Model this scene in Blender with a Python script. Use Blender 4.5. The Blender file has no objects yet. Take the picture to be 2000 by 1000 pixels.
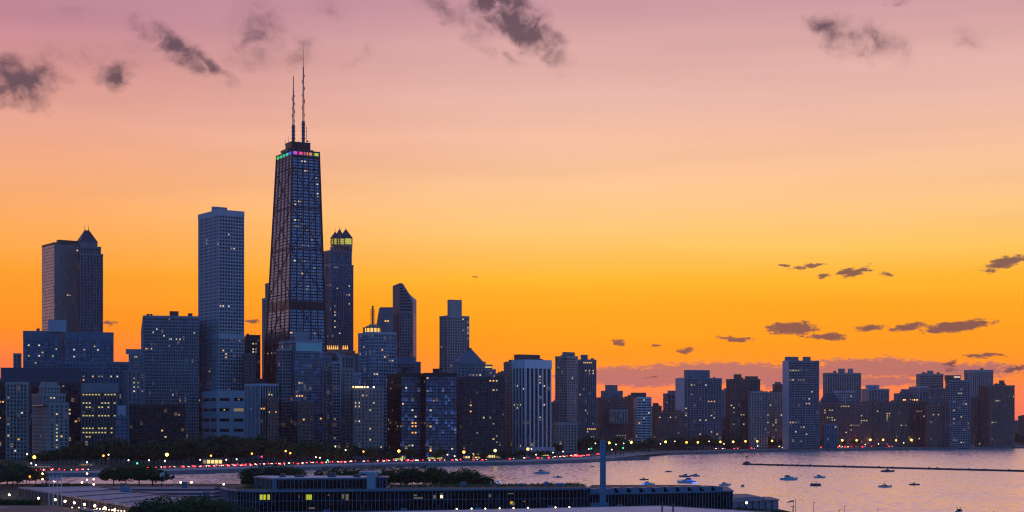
import bpy, math, random
from mathutils import Vector, Matrix
R = math.radians
S = bpy.context.scene
COL = S.collection
random.seed(7)

# ------------------------------------------------------------------ camera
F, HZ, CH = 2992.0, 820.0, 40.0          # focal length and horizon in photo pixels, camera height in metres
cam = bpy.data.cameras.new('camera'); camo = bpy.data.objects.new('camera', cam); COL.objects.link(camo)
camo.location = (0, 0, CH); camo.rotation_euler = (R(90), 0, 0)
cam.sensor_width = 36; cam.lens = 36 * F / 2000; cam.shift_y = 0.16
cam.clip_start = 1; cam.clip_end = 60000
S.camera = camo
S.view_settings.view_transform = 'Standard'; S.view_settings.look = 'None'
S.view_settings.exposure = 0; S.view_settings.gamma = 1
S.render.engine = 'CYCLES'
S.cycles.filter_width = 1.2
S.cycles.use_denoising = True; S.cycles.denoiser = 'OPENIMAGEDENOISE'; S.cycles.denoising_prefilter = 'ACCURATE'
SKYS = 1.06
S.cycles.max_bounces = 5; S.cycles.diffuse_bounces = 2; S.cycles.glossy_bounces = 4
S.cycles.volume_bounces = 1; S.cycles.sample_clamp_indirect = 1.5

def P(px, py, Y): return Vector(((px - 1000) / F * Y, Y, CH + (HZ - py) / F * Y))
def PX(px, Y): return (px - 1000) / F * Y
def YZ(py, z): return (CH - z) * F / (py - HZ)       # depth at which height z shows on photo row py
def lin(c):
    return tuple((v / 255 / 12.92 if v / 255 <= .04045 else ((v / 255 + .055) / 1.055) ** 2.4) for v in c)

# ------------------------------------------------------------------ world: dusk sky
W = bpy.data.worlds.new('World'); S.world = W; W.use_nodes = True
N, L = W.node_tree.nodes, W.node_tree.links
N.clear()
def nd(t, **k):
    n = N.new(t)
    for a, b in k.items(): setattr(n, a, b)
    return n
def mth(op, a, b=None, c=None, clamp=False):
    n = nd('ShaderNodeMath', operation=op); n.use_clamp = clamp
    for i, v in enumerate((a, b, c)):
        if v is None: continue
        if isinstance(v, (int, float)): n.inputs[i].default_value = v
        else: L.new(v, n.inputs[i])
    return n.outputs[0]
def ramp(fac, stops, interp='LINEAR'):
    n = nd('ShaderNodeValToRGB'); n.color_ramp.interpolation = interp
    e = n.color_ramp.elements
    while len(e) < len(stops): e.new(.5)
    for q, (p, c) in zip(e, stops): q.position = p; q.color = (*c, 1)
    L.new(fac, n.inputs[0]); return n.outputs[0]
def mix(f, a, b):
    n = nd('ShaderNodeMix', data_type='RGBA')
    if isinstance(f, (int, float)): n.inputs[0].default_value = f
    else: L.new(f, n.inputs[0])
    for s, v in ((6, a), (7, b)):
        if isinstance(v, tuple): n.inputs[s].default_value = (*v, 1)
        else: L.new(v, n.inputs[s])
    return n.outputs[2]
tc = nd('ShaderNodeTexCoord'); sp = nd('ShaderNodeSeparateXYZ'); L.new(tc.outputs['Generated'], sp.inputs[0])
el = mth('MULTIPLY', mth('ARCSINE', sp.outputs[2]), 57.29578)
az = mth('MULTIPLY', mth('ARCTAN2', sp.outputs[0], sp.outputs[1]), 57.29578)
el90 = mth('DIVIDE', mth('MAXIMUM', el, 0.0), 90.0, clamp=True)
def E(y): return math.degrees(math.atan((820 - y) / F)) / 90
def stops(l): return [(p, lin(c)) for p, c in l]
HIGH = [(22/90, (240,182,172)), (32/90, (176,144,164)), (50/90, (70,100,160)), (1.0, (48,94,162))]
sky_mid = ramp(el90, stops([(0, (236,112,98)), (E(765), (250,126,74)), (E(725), (254,142,34)), (E(680), (255,150,0)), (E(600), (255,164,0)), (E(548), (255,180,30)),
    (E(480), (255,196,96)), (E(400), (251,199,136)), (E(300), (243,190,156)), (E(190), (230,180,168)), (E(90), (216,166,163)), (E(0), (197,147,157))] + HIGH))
sky_left = ramp(el90, stops([(0, (232,100,96)), (E(740), (246,112,74)), (E(690), (253,128,48)), (E(640), (255,143,12)), (E(545), (255,160,32)), (E(450), (254,172,90)),
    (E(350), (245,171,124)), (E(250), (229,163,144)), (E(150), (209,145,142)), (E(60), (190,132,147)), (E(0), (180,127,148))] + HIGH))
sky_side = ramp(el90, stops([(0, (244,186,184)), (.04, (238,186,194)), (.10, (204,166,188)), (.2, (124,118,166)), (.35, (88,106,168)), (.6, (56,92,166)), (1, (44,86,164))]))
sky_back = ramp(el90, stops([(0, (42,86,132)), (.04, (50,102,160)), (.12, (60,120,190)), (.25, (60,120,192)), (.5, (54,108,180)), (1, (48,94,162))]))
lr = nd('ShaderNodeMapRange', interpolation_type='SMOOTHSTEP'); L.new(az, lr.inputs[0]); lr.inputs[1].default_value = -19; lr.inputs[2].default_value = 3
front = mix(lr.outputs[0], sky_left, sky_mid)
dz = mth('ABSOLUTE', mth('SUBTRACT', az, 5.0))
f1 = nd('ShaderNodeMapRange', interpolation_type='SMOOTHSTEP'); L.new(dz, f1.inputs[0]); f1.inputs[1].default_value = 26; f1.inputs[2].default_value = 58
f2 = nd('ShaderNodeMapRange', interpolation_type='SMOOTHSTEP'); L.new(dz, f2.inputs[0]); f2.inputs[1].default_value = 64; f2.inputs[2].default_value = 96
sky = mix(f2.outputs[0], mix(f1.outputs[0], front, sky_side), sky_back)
# streaks: faint horizontal variation of the glow
cv = nd('ShaderNodeCombineXYZ'); L.new(az, cv.inputs[0]); L.new(el, cv.inputs[1])
mps = nd('ShaderNodeMapping'); mps.inputs['Scale'].default_value = (.06, .9, 1); L.new(cv.outputs[0], mps.inputs[0])
ns = nd('ShaderNodeTexNoise'); ns.inputs['Scale'].default_value = 1; ns.inputs['Detail'].default_value = 4; L.new(mps.outputs[0], ns.inputs['Vector'])
hs = nd('ShaderNodeHueSaturation'); L.new(sky, hs.inputs['Color'])
L.new(mth('MULTIPLY_ADD', ns.outputs['Fac'], .24, .88), hs.inputs['Value']); sky = hs.outputs[0]
# clouds, placed by azimuth and elevation
n1 = nd('ShaderNodeTexNoise'); n1.inputs['Scale'].default_value = .9; n1.inputs['Detail'].default_value = 7; n1.inputs['Roughness'].default_value = .56
mp1 = nd('ShaderNodeMapping'); mp1.inputs['Scale'].default_value = (1, 1.5, 1); L.new(cv.outputs[0], mp1.inputs[0]); L.new(mp1.outputs[0], n1.inputs['Vector'])
off = nd('ShaderNodeVectorMath', operation='SUBTRACT'); L.new(n1.outputs['Color'], off.inputs[0]); off.inputs[1].default_value = (.5, .5, .5)
lowf = nd('ShaderNodeMapRange'); L.new(el, lowf.inputs[0]); lowf.inputs[1].default_value = 4; lowf.inputs[2].default_value = 10; lowf.inputs[3].default_value = .38; lowf.inputs[4].default_value = 1.5
sc = nd('ShaderNodeVectorMath', operation='SCALE'); L.new(off.outputs[0], sc.inputs[0]); L.new(lowf.outputs[0], sc.inputs[3])
wv = nd('ShaderNodeVectorMath', operation='ADD'); L.new(cv.outputs[0], wv.inputs[0]); L.new(sc.outputs[0], wv.inputs[1])
D = math.degrees(1 / F)
def clouds(lst, K=1.5):
    tot = None
    for (px, py, rx, ry, rot, s) in lst:
        m = nd('ShaderNodeMapping', vector_type='TEXTURE')
        m.inputs['Location'].default_value = (math.degrees(math.atan((px - 1000) / F)), math.degrees(math.atan((820 - py) / math.hypot(F, px - 1000))), 0)
        m.inputs['Rotation'].default_value = (0, 0, R(-rot)); m.inputs['Scale'].default_value = (rx * D * K, ry * D * K, 1)
        L.new(wv.outputs[0], m.inputs[0])
        g = nd('ShaderNodeTexGradient', gradient_type='SPHERICAL'); L.new(m.outputs[0], g.inputs[0])
        v = mth('MULTIPLY', g.outputs['Fac'], s)
        tot = v if tot is None else mth('MAXIMUM', tot, v)
    return tot
hi = clouds([(35,158,72,44,0,1.1),(80,140,38,30,0,.8),(225,142,34,28,0,.95),(345,98,80,26,30,1.1),(405,128,50,14,32,.9),(500,70,52,62,50,.62),(578,105,42,28,0,.55),
    (290,92,40,14,10,.45),(180,112,90,14,4,.4),(640,10,40,25,20,.35),(985,16,125,40,38,1.5),(880,22,75,22,30,.6),(975,106,60,12,24,.45),(930,60,40,30,30,.4),
    (1618,60,42,28,22,.9),(1695,80,84,32,22,.62),(1895,80,30,24,40,.4),(1755,-2,26,8,0,.6),(140,30,60,14,-10,.3),(700,110,40,12,-30,.28)])
lo = clouds([(1545,641,46,13,0,1.3),(1617,657,34,8,0,1.1),(1437,662,34,6,3,1.0),(1210,670,13,8,15,.95),(1338,685,19,6,-6,.85),(1665,530,32,9,-12,1.1),(1580,520,30,6,-8,.8),
    (1960,515,38,11,-14,1.1),(1700,641,28,6,-3,.85),(1772,638,34,8,-12,1.0),(1870,637,64,10,-6,1.3),(1925,695,34,5,0,.9),(1608,541,12,5,0,.7),(1730,533,16,4,0,.6),
    (1535,517,12,4,0,.7),(215,634,16,5,0,.6),(495,625,16,5,0,.7),(1280,677,12,4,0,.5),(1990,720,30,6,-10,.9),(1860,715,14,14,0,.6),(1270,735,14,3,0,.5),(1160,358,60,7,4,.1)], 1.32)
bd = clouds([(1245,735,125,16,0,1.2),(1400,729,140,18,0,1.2),(1550,737,110,18,0,1.0),(1690,717,85,16,0,1.15),(1800,722,130,13,2,1.0),(1900,722,100,12,0,.7),(1720,745,70,8,0,.9),(1130,735,60,12,0,.5)])
n2 = nd('ShaderNodeTexNoise'); n2.inputs['Scale'].default_value = 3.2; n2.inputs['Detail'].default_value = 8; n2.inputs['Roughness'].default_value = .68
mp2 = nd('ShaderNodeMapping'); mp2.inputs['Scale'].default_value = (1, 2.4, 1); L.new(cv.outputs[0], mp2.inputs[0]); L.new(mp2.outputs[0], n2.inputs['Vector'])
n3 = nd('ShaderNodeTexNoise'); n3.inputs['Scale'].default_value = 1.3; n3.inputs['Detail'].default_value = 7; n3.inputs['Roughness'].default_value = .58; n3.inputs['Distortion'].default_value = .6
L.new(cv.outputs[0], n3.inputs['Vector'])
hi = mth('MULTIPLY', hi, mth('MULTIPLY_ADD', n3.outputs['Fac'], 2.9, -.55))
lo = mth('ADD', lo, mth('MULTIPLY', mth('SUBTRACT', n2.outputs['Fac'], .5), mth('MULTIPLY', mth('MINIMUM', mth('MULTIPLY', lo, 8.0), 1.0), 2.4)))
bd = mth('ADD', bd, mth('MULTIPLY', mth('SUBTRACT', n2.outputs['Fac'], .5), mth('MULTIPLY', mth('MINIMUM', mth('MULTIPLY', bd, 8.0), 1.0), 1.7)))
def sstep(v, a, b):
    n = nd('ShaderNodeMapRange', interpolation_type='SMOOTHSTEP'); L.new(v, n.inputs[0]); n.inputs[1].default_value = a; n.inputs[2].default_value = b; return n.outputs[0]
sky = mix(mth('MULTIPLY', sstep(bd, .04, .46), .74), sky, lin((140,92,116)))
sky = mix(mth('MULTIPLY', sstep(lo, .06, .58), .88), sky, lin((86,58,76)))
sky = mix(mth('MULTIPLY', sstep(hi, .0, .95), .92), sky, lin((84,66,80)))
below = nd('ShaderNodeMapRange'); L.new(el, below.inputs[0]); below.inputs[1].default_value = -3; below.inputs[2].default_value = 0
sky = mix(below.outputs[0], lin((60,50,70)), sky)
nis = nd('ShaderNodeTexSky', sky_type='NISHITA'); nis.sun_disc = False; nis.sun_elevation = R(1.0); nis.sun_rotation = R(6)
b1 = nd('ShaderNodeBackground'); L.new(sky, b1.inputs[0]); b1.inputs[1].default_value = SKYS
b2 = nd('ShaderNodeBackground'); L.new(nis.outputs[0], b2.inputs[0]); b2.inputs[1].default_value = 0.004
ad = nd('ShaderNodeAddShader'); L.new(b1.outputs[0], ad.inputs[0]); L.new(b2.outputs[0], ad.inputs[1])
ow = nd('ShaderNodeOutputWorld'); L.new(ad.outputs[0], ow.inputs[0])

sun = bpy.data.lights.new('sun', 'SUN'); sun.energy = .12; sun.angle = R(4); sun.color = (1, .45, .2)
suno = bpy.data.objects.new('sun', sun); COL.objects.link(suno)
suno.rotation_euler = (R(89.0), 0, R(180 - 6))      # low sun beyond the skyline, a little right of centre

# ------------------------------------------------------------------ mesh helpers
class MB:
    def __init__(s): s.v, s.f = [], []
    def add(s, vs, fs):
        o = len(s.v); s.v += [tuple(x) for x in vs]; s.f += [tuple(i + o for i in f) for f in fs]; return s
    def box(s, x0, x1, y0, y1, z0, z1):
        return s.add([(x0,y0,z0),(x1,y0,z0),(x1,y1,z0),(x0,y1,z0),(x0,y0,z1),(x1,y0,z1),(x1,y1,z1),(x0,y1,z1)],
                     [(0,3,2,1),(4,5,6,7),(0,1,5,4),(1,2,6,5),(2,3,7,6),(3,0,4,7)])
    def fru(s, p0, z0, p1, z1):            # two polygons of equal count, ring to ring; z may be a list
        n = len(p0); zz = lambda z, i: z[i] if isinstance(z, (list, tuple)) else z
        return s.add([(p[0], p[1], zz(z0, i)) for i, p in enumerate(p0)] + [(p[0], p[1], zz(z1, i)) for i, p in enumerate(p1)],
                     [tuple(range(n - 1, -1, -1)), tuple(range(n, 2 * n))] + [(i, (i + 1) % n, n + (i + 1) % n, n + i) for i in range(n)])
    def prism(s, p, z0, z1): return s.fru(p, z0, p, z1)
    def tube(s, a, b, r, r2=None, n=6):
        a, b = Vector(a), Vector(b); d = b - a; r2 = r if r2 is None else r2
        if d.length < 1e-6: return s
        q = d.to_track_quat('Z', 'Y'); vs = []
        for c, rr in ((a, r), (b, r2)):
            for i in range(n):
                t = 2 * math.pi * i / n; vs.append(c + q @ Vector((rr * math.cos(t), rr * math.sin(t), 0)))
        return s.add(vs, [tuple(range(n - 1, -1, -1)), tuple(range(n, 2 * n))] + [(i, (i + 1) % n, n + (i + 1) % n, n + i) for i in range(n)])
    def ball(s, c, r, sx=1, sy=1, sz=1, n=8, m=5):
        vs, fs = [], []
        for j in range(m + 1):
            ph = math.pi * j / m
            for i in range(n):
                t = 2 * math.pi * i / n
                vs.append((c[0] + sx * r * math.sin(ph) * math.cos(t), c[1] + sy * r * math.sin(ph) * math.sin(t), c[2] + sz * r * math.cos(ph)))
        for j in range(m):
            for i in range(n): fs.append((j * n + i, (j + 1) * n + i, (j + 1) * n + (i + 1) % n, j * n + (i + 1) % n))
        return s.add(vs, fs)
    def build(s, name, mat, parent=None, loc=None, rz=0, smooth=False):
        me = bpy.data.meshes.new(name); me.from_pydata(s.v, [], s.f); me.update()
        if mat: me.materials.append(mat)
        if smooth:
            for p in me.polygons: p.use_smooth = True
        o = bpy.data.objects.new(name, me); COL.objects.link(o)
        if parent: o.parent = parent
        if loc is not None: o.location = loc
        o.rotation_euler.z = rz
        return o
def empty(name, loc, rz=0):
    o = bpy.data.objects.new(name, None); COL.objects.link(o); o.location = loc; o.rotation_euler.z = rz; o.empty_display_size = .5; return o
def tag(o, label=None, cat=None, group=None, kind=None):
    for k, v in (('label', label), ('category', cat), ('group', group), ('kind', kind)):
        if v: o[k] = v
    return o
KIDS = {}
def copy_tree(o, parent=None):
    c = o.copy(); COL.objects.link(c)
    if parent: c.parent = parent
    for ch in list(o.children): copy_tree(ch, c)
    return c

# ------------------------------------------------------------------ materials
def mat(name, col, rough=.8, var=.32, scale=.15, metal=0, spec=.5, bump=0, emis=None, es=0, streak=True):
    m = bpy.data.materials.new(name); m.use_nodes = True; t = m.node_tree; b = t.nodes['Principled BSDF']
    b.inputs['Roughness'].default_value = rough; b.inputs['Metallic'].default_value = metal; b.inputs['Specular IOR Level'].default_value = spec
    if emis:
        b.inputs['Base Color'].default_value = (*col, 1); b.inputs['Emission Color'].default_value = (*emis, 1); b.inputs['Emission Strength'].default_value = es
        m.cycles.emission_sampling = 'AUTO'
        return m
    c = t.nodes.new('ShaderNodeTexCoord'); mp = t.nodes.new('ShaderNodeMapping'); n = t.nodes.new('ShaderNodeTexNoise')
    mp.inputs['Scale'].default_value = (1, 1, .25 if streak else 1)
    t.links.new(c.outputs['Object'], mp.inputs[0]); t.links.new(mp.outputs[0], n.inputs['Vector'])
    n.inputs['Scale'].default_value = scale; n.inputs['Detail'].default_value = 6; n.inputs['Roughness'].default_value = .65
    mr = t.nodes.new('ShaderNodeMapRange'); mr.inputs[1].default_value = .25; mr.inputs[2].default_value = .75; mr.inputs[3].default_value = 1 - var; mr.inputs[4].default_value = 1 + var
    t.links.new(n.outputs['Fac'], mr.inputs[0])
    h = t.nodes.new('ShaderNodeHueSaturation'); h.inputs['Color'].default_value = (*col, 1); t.links.new(mr.outputs[0], h.inputs['Value']); t.links.new(h.outputs[0], b.inputs['Base Color'])
    if bump:
        bp = t.nodes.new('ShaderNodeBump'); bp.inputs['Strength'].default_value = bump; t.links.new(n.outputs['Fac'], bp.inputs['Height']); t.links.new(bp.outputs[0], b.inputs['Normal'])
    return m
def glass(name, col, rough=.12, tilt=.05, spec=.6, dark=.5, metal=0, lamp=.25):
    """Curtain-wall glass: each pane leans a little its own way and has its own blind or darkness."""
    m = bpy.data.materials.new(name); m.use_nodes = True; t = m.node_tree; b = t.nodes['Principled BSDF']
    nn, ll = t.nodes.new, t.links.new
    b.inputs['Roughness'].default_value = rough; b.inputs['Specular IOR Level'].default_value = spec; b.inputs['Metallic'].default_value = metal
    c = nn('ShaderNodeTexCoord'); at = nn('ShaderNodeAttribute'); at.attribute_type = 'OBJECT'; at.attribute_name = 'pane'
    dv = nn('ShaderNodeVectorMath'); dv.operation = 'DIVIDE'; ll(c.outputs['Object'], dv.inputs[0]); ll(at.outputs['Vector'], dv.inputs[1])
    ad = nn('ShaderNodeVectorMath'); ad.operation = 'ADD'; ll(dv.outputs[0], ad.inputs[0]); ad.inputs[1].default_value = (.01, .01, 0)
    fl = nn('ShaderNodeVectorMath'); fl.operation = 'FLOOR'; ll(ad.outputs[0], fl.inputs[0])
    wn = nn('ShaderNodeTexWhiteNoise'); ll(fl.outputs[0], wn.inputs['Vector'])
    mr = nn('ShaderNodeMapRange'); ll(wn.outputs['Value'], mr.inputs[0]); mr.inputs[3].default_value = 1 - dark; mr.inputs[4].default_value = 1 + dark
    pw = nn('ShaderNodeMapRange'); ll(wn.outputs['Value'], pw.inputs[0]); pw.inputs[1].default_value = .86; pw.inputs[2].default_value = .9; pw.inputs[3].default_value = 1; pw.inputs[4].default_value = 3.2 if not metal else 1.25
    mu = nn('ShaderNodeMath'); mu.operation = 'MULTIPLY'; ll(mr.outputs[0], mu.inputs[0]); ll(pw.outputs[0], mu.inputs[1])
    h = nn('ShaderNodeHueSaturation'); h.inputs['Color'].default_value = (*col, 1); ll(mu.outputs[0], h.inputs['Value']); ll(h.outputs[0], b.inputs['Base Color'])
    sb = nn('ShaderNodeVectorMath'); sb.operation = 'SUBTRACT'; ll(wn.outputs['Color'], sb.inputs[0]); sb.inputs[1].default_value = (.5, .5, .5)
    sc = nn('ShaderNodeVectorMath'); sc.operation = 'SCALE'; ll(sb.outputs[0], sc.inputs[0]); sc.inputs[3].default_value = tilt
    g = nn('ShaderNodeNewGeometry'); a2 = nn('ShaderNodeVectorMath'); a2.operation = 'ADD'; ll(g.outputs['Normal'], a2.inputs[0]); ll(sc.outputs[0], a2.inputs[1])
    nz = nn('ShaderNodeVectorMath'); nz.operation = 'NORMALIZE'; ll(a2.outputs[0], nz.inputs[0]); ll(nz.outputs[0], b.inputs['Normal'])
    e1 = nn('ShaderNodeMapRange'); sx = nn('ShaderNodeSeparateXYZ'); ll(wn.outputs['Color'], sx.inputs[0]); ll(sx.outputs[1], e1.inputs[0]); e1.inputs[1].default_value = .982; e1.inputs[2].default_value = 1.0; e1.inputs[3].default_value = 0; e1.inputs[4].default_value = lamp
    b.inputs['Emission Color'].default_value = (1, .66, .36, 1); ll(e1.outputs[0], b.inputs['Emission Strength']); m.cycles.emission_sampling = 'NONE'
    return m
M = dict(slate=mat('slate_blue_panel', (.045,.085,.12), .4),
    concrete=mat('concrete', (.34,.34,.36)), white=mat('white_concrete', (.66,.66,.68), var=.12), marble=mat('pale_marble', (.50,.50,.53), var=.15),
    lime=mat('limestone', (.46,.37,.33)), brown=mat('brown_brick', (.24,.13,.10)), brick=mat('red_brick', (.30,.13,.10)), tan=mat('tan_brick', (.36,.26,.22)), granite=mat('grey_granite', (.25,.24,.26)),
    black=mat('black_steel', (.018,.018,.022), .45), dark=mat('dark_bronze', (.045,.042,.05), .5), bluepanel=mat('blue_grey_panel', (.11,.19,.27), .4), metal=mat('roof_metal', (.10,.105,.12), .55), roofg=mat('roof_gravel', (.09,.09,.10), .9),
    copper=mat('dark_slate_roof', (.07,.07,.09), .6), antenna=mat('antenna_steel', (.12,.10,.12), .5), antred=mat('antenna_red_paint', (.30,.05,.05), .5),
    glass=glass('window_glass', (.018,.024,.036)), glassb=glass('blue_window_glass', (.03,.065,.11), .1, .06, 1.0), glassd=glass('dark_window_glass', (.007,.009,.013), .15, .04, .5),
    glassl=glass('pale_blue_glass', (.10,.15,.22), .12, .05, 1.0, .6), glassp=glass('bronze_window_glass', (.34,.25,.23), .12, .02, .6, .14, .55, .12),
    warm=mat('lit_window_warm', (.1,.1,.1), emis=(1,.66,.28), es=.85), cool=mat('lit_window_white', (.1,.1,.1), emis=(1,.86,.66), es=.85), lime_l=mat('lit_window_yellow', (.1,.1,.1), emis=(.95,.78,.22), es=.8),
    orange=mat('lit_window_orange', (.1,.1,.1), emis=(1,.45,.1), es=1.2), dim=mat('lit_window_dim', (.1,.1,.1), emis=(1,.72,.45), es=.28),
)
def em(name, c, s): return mat(name, (.05,.05,.05), emis=c, es=s)
HAZE = 0.000028
# ------------------------------------------------------------------ towers
ST = dict(   # bay, floor, pier width, spandrel height, pier depth, spandrel depth
    grid=(3.4,3.7,.95,1.25,.45,.3), fine=(1.9,3.5,.55,1.0,.4,.25), mies=(3.1,3.0,.35,.75,.3,.22), punch=(3.6,3.3,1.9,1.75,.25,.2), piers=(3.6,3.5,1.3,1.1,.7,.15),
    bands=(5.0,3.1,.5,1.15,.3,.75), curtain=(3.0,3.8,.22,.5,.14,.1), fins=(6.6,3.3,2.2,.6,.9,.05), balcony=(4.4,3.0,1.0,.95,.5,.95), stone=(3.1,3.6,1.5,1.2,.55,.2), wide=(4.6,3.7,.5,1.3,.25,.35))
REFS = []        # (px0, px1, depth, short phrase) for the labels of what stands below
TOWERS = {}
class B: pass
def axes(a): c, s = math.cos(R(a)), math.sin(R(a)); return Vector((c, s, 0)), Vector((-s, c, 0))
def frame(xl, xc, xr, Y, a):
    C = Vector((PX(xc, Y), Y, 0)); u, v = axes(a)
    s = (xr - 1000) / F; Lr = (s * C.y - C.x) / (u.x - s * u.y)
    s = (xl - 1000) / F; Ll = (C.x - s * C.y) / (-v.x + s * v.y)
    return C, max(Lr, 2), max(Ll, 6)
def volume(b, xl, xc, xr, ytop, Y, ybot=None, st='grid', wall='concrete', sp=None, gl='glass', top=2.2, lit=0, litpx=(), litc=('warm','dim','cool','dim','warm'), bands=(), roof='roofg', minl=None):
    C, Lr, Ll = frame(xl, xc, xr, Y, b.a)
    if minl: Ll = max(Ll, minl)
    o = b.inv @ (C - b.C)
    Ht = CH + (HZ - ytop) * Y / F
    z0 = 2.0 if ybot is None else CH + (HZ - ybot) * Y / F
    bay, fl, pw, sh, pd, sd = ST[st] if isinstance(st, str) else st
    nr, nl = max(2, round(Lr / bay)), max(2, round(Ll / bay)); br, bl = Lr / nr, Ll / nl
    nf = max(1, round((Ht - top - z0) / fl)); fh = (Ht - top - z0) / nf
    core = MB().box(0, Lr, 0, Ll, z0 - 1, Ht - .5).build('glazing', M[gl], b.root, o); core['pane'] = (br, bl, fh)
    core['kind'] = 'stuff'
    c = MB()
    for i in range(nr + 1):
        x = i * br; x0, x1 = max(x - pw / 2, -pd * .5), min(x + pw / 2, Lr + pd * .5)
        c.box(x0, x1, -pd, .15, z0, Ht - .3); c.box(x0, x1, Ll - .15, Ll + pd, z0, Ht - .3)
    for i in range(nl + 1):
        y = i * bl; y0, y1 = max(y - pw / 2, -pd * .5), min(y + pw / 2, Ll + pd * .5)
        c.box(-pd + .01, .15, y0, y1, z0, Ht - .32); c.box(Lr - .15, Lr + pd - .01, y0, y1, z0, Ht - .32)
    s = MB()
    for k in range(nf + 1): z = z0 + k * fh; s.box(-sd, Lr + sd, -sd, Ll + sd, z - sh / 2, z + sh / 2)
    if sp and sp != wall: s.build('spandrel_cladding', M[sp], b.root, o)
    else: c.add(s.v, s.f)
    g = pd + .12
    c.box(-g, Lr + g, -g, Ll + g, Ht - top, Ht - .35)
    for (x0, x1, y0, y1) in ((-g, Lr + g, -g, -g + .5), (-g, Lr + g, Ll + g - .5, Ll + g), (-g, -g + .5, -g + .5, Ll + g - .5), (Lr + g - .5, Lr + g, -g + .5, Ll + g - .5)): c.box(x0, x1, y0, y1, Ht - .35, Ht)
    for (ya, yb) in bands:
        za, zb = CH + (HZ - yb) * Y / F, CH + (HZ - ya) * Y / F; c.box(-pd - .06, Lr + pd + .06, -pd - .06, Ll + pd + .06, za, zb)
    c.build('cladding', M[wall], b.root, o)
    MB().box(-g + .55, Lr + g - .55, -g + .55, Ll + g - .55, Ht - .34, Ht - .25).build('roof', M[roof], b.root, o)
    w = dict(o=o, Lr=Lr, Ll=Ll, Ht=Ht, z0=z0, nr=nr, nl=nl, nf=nf, br=br, bl=bl, fh=fh, pw=pw, sh=sh, mesh={}, done=set())
    b.vols.append(w)
    u, v = axes(b.a)
    for (px, py, *mc) in litpx:
        sl = (px - 1000) / F
        xr_ = (sl * C.y - C.x) / (u.x - sl * u.y); yl_ = (C.x - sl * C.y) / (-v.x + sl * v.y)
        face = 'r' if xr_ >= 0 else 'l'
        q = min(max(xr_, 0), Lr - .01) if face == 'r' else min(max(yl_, 0), Ll - .01)
        p = C + (u if face == 'r' else v) * q
        z = CH + (HZ - py) * p.y / F
        litwin(b, w, face, int(q / (br if face == 'r' else bl)), int((z - z0) / fh), mc[0] if mc else b.rnd.choice(litc))
    for _ in range(int(lit * .42 + .5)):
        face = 'r' if b.rnd.random() < max(.25, Lr / (Lr + Ll)) else 'l'
        i, k = b.rnd.randrange(nr if face == 'r' else nl), b.rnd.randrange(nf)
        mc = b.rnd.choice(litc); litwin(b, w, face, i, k, mc)
        if b.rnd.random() < .22:
            for q in range(1, b.rnd.choice((2, 3, 4))): litwin(b, w, face, i + q, k, b.rnd.choice(('dim', mc)))
    return w
def litwin(b, w, face, i, k, mc):
    n = w['nr'] if face == 'r' else w['nl']
    if not (0 <= i < n and 0 <= k < w['nf']) or (face, i, k) in w['done']: return
    w['done'].add((face, i, k))
    bw = w['br'] if face == 'r' else w['bl']; hw, hh = max(.45, (bw - w['pw']) / 2 - .08), max(.5, (w['fh'] - w['sh']) / 2 - .06)
    hw, hh = min(hw, .8 if mc != 'lime_l' else .68), min(hh, .72 if mc != 'lime_l' else .6)
    key = (face, mc)
    if face == 'r': loc = w['o'] + Vector(((i + .5) * bw, -.02, w['z0'] + (k + .5) * w['fh']))
    else: loc = w['o'] + Vector((-.02, (i + .5) * bw, w['z0'] + (k + .5) * w['fh']))
    if key not in w['mesh']:
        m = MB(); d = .05
        m.box(-hw, hw, -d, d, -hh, hh) if face == 'r' else m.box(-d, d, -hw, hw, -hh, hh)
        w['mesh'][key] = m.build('lit_window', M[mc], b.root, loc)
    else:
        c = w['mesh'][key].copy(); COL.objects.link(c); c.location = loc
def penthouse(b, x0, x1, ytop, w=None, wall=None, name='penthouse', depth=.5, ybot=None, part=None):
    """A box on the roof between two photo columns, at the middle of the volume's roof."""
    w = w or b.vols[0]; u, v = axes(b.a)
    mid = b.C + b.rot @ (w['o'] + Vector((w['Lr'] * .5, w['Ll'] * depth, 0)))
    Y = mid.y; X0, X1 = PX(x0, Y), PX(x1, Y); ws = X1 - X0
    c, s = u.x, u.y; wv_ = min(.35 * ws, w['Ll'] * .6) if s > .05 else min(w['Ll'] * .5, 10); wu = max(1.0, (ws - wv_ * s) / c)
    l = b.inv @ (Vector(((X0 + X1) / 2, Y, 0)) - b.C)
    Z = CH + (HZ - ytop) * Y / F; zb = w['Ht'] - .3 if ybot is None else CH + (HZ - ybot) * Y / F
    m = MB().box(-wu/2, wu/2, -wv_/2, wv_/2, zb - .4, Z - .3); m.box(-wu/2 - .15, wu/2 + .15, -wv_/2 - .15, wv_/2 + .15, Z - .3, Z)
    if wu > 5:
        for i in range(int(wu / 2.2)): m.box(-wu/2 + .6 + i * 2.2, -wu/2 + 1.7 + i * 2.2, -wv_/2 - .12, -wv_/2 + .1, zb + .6, Z - .8)
    return m.build(name, M[wall or b.wall], part or b.root, (l.x, l.y, 0))
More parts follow.
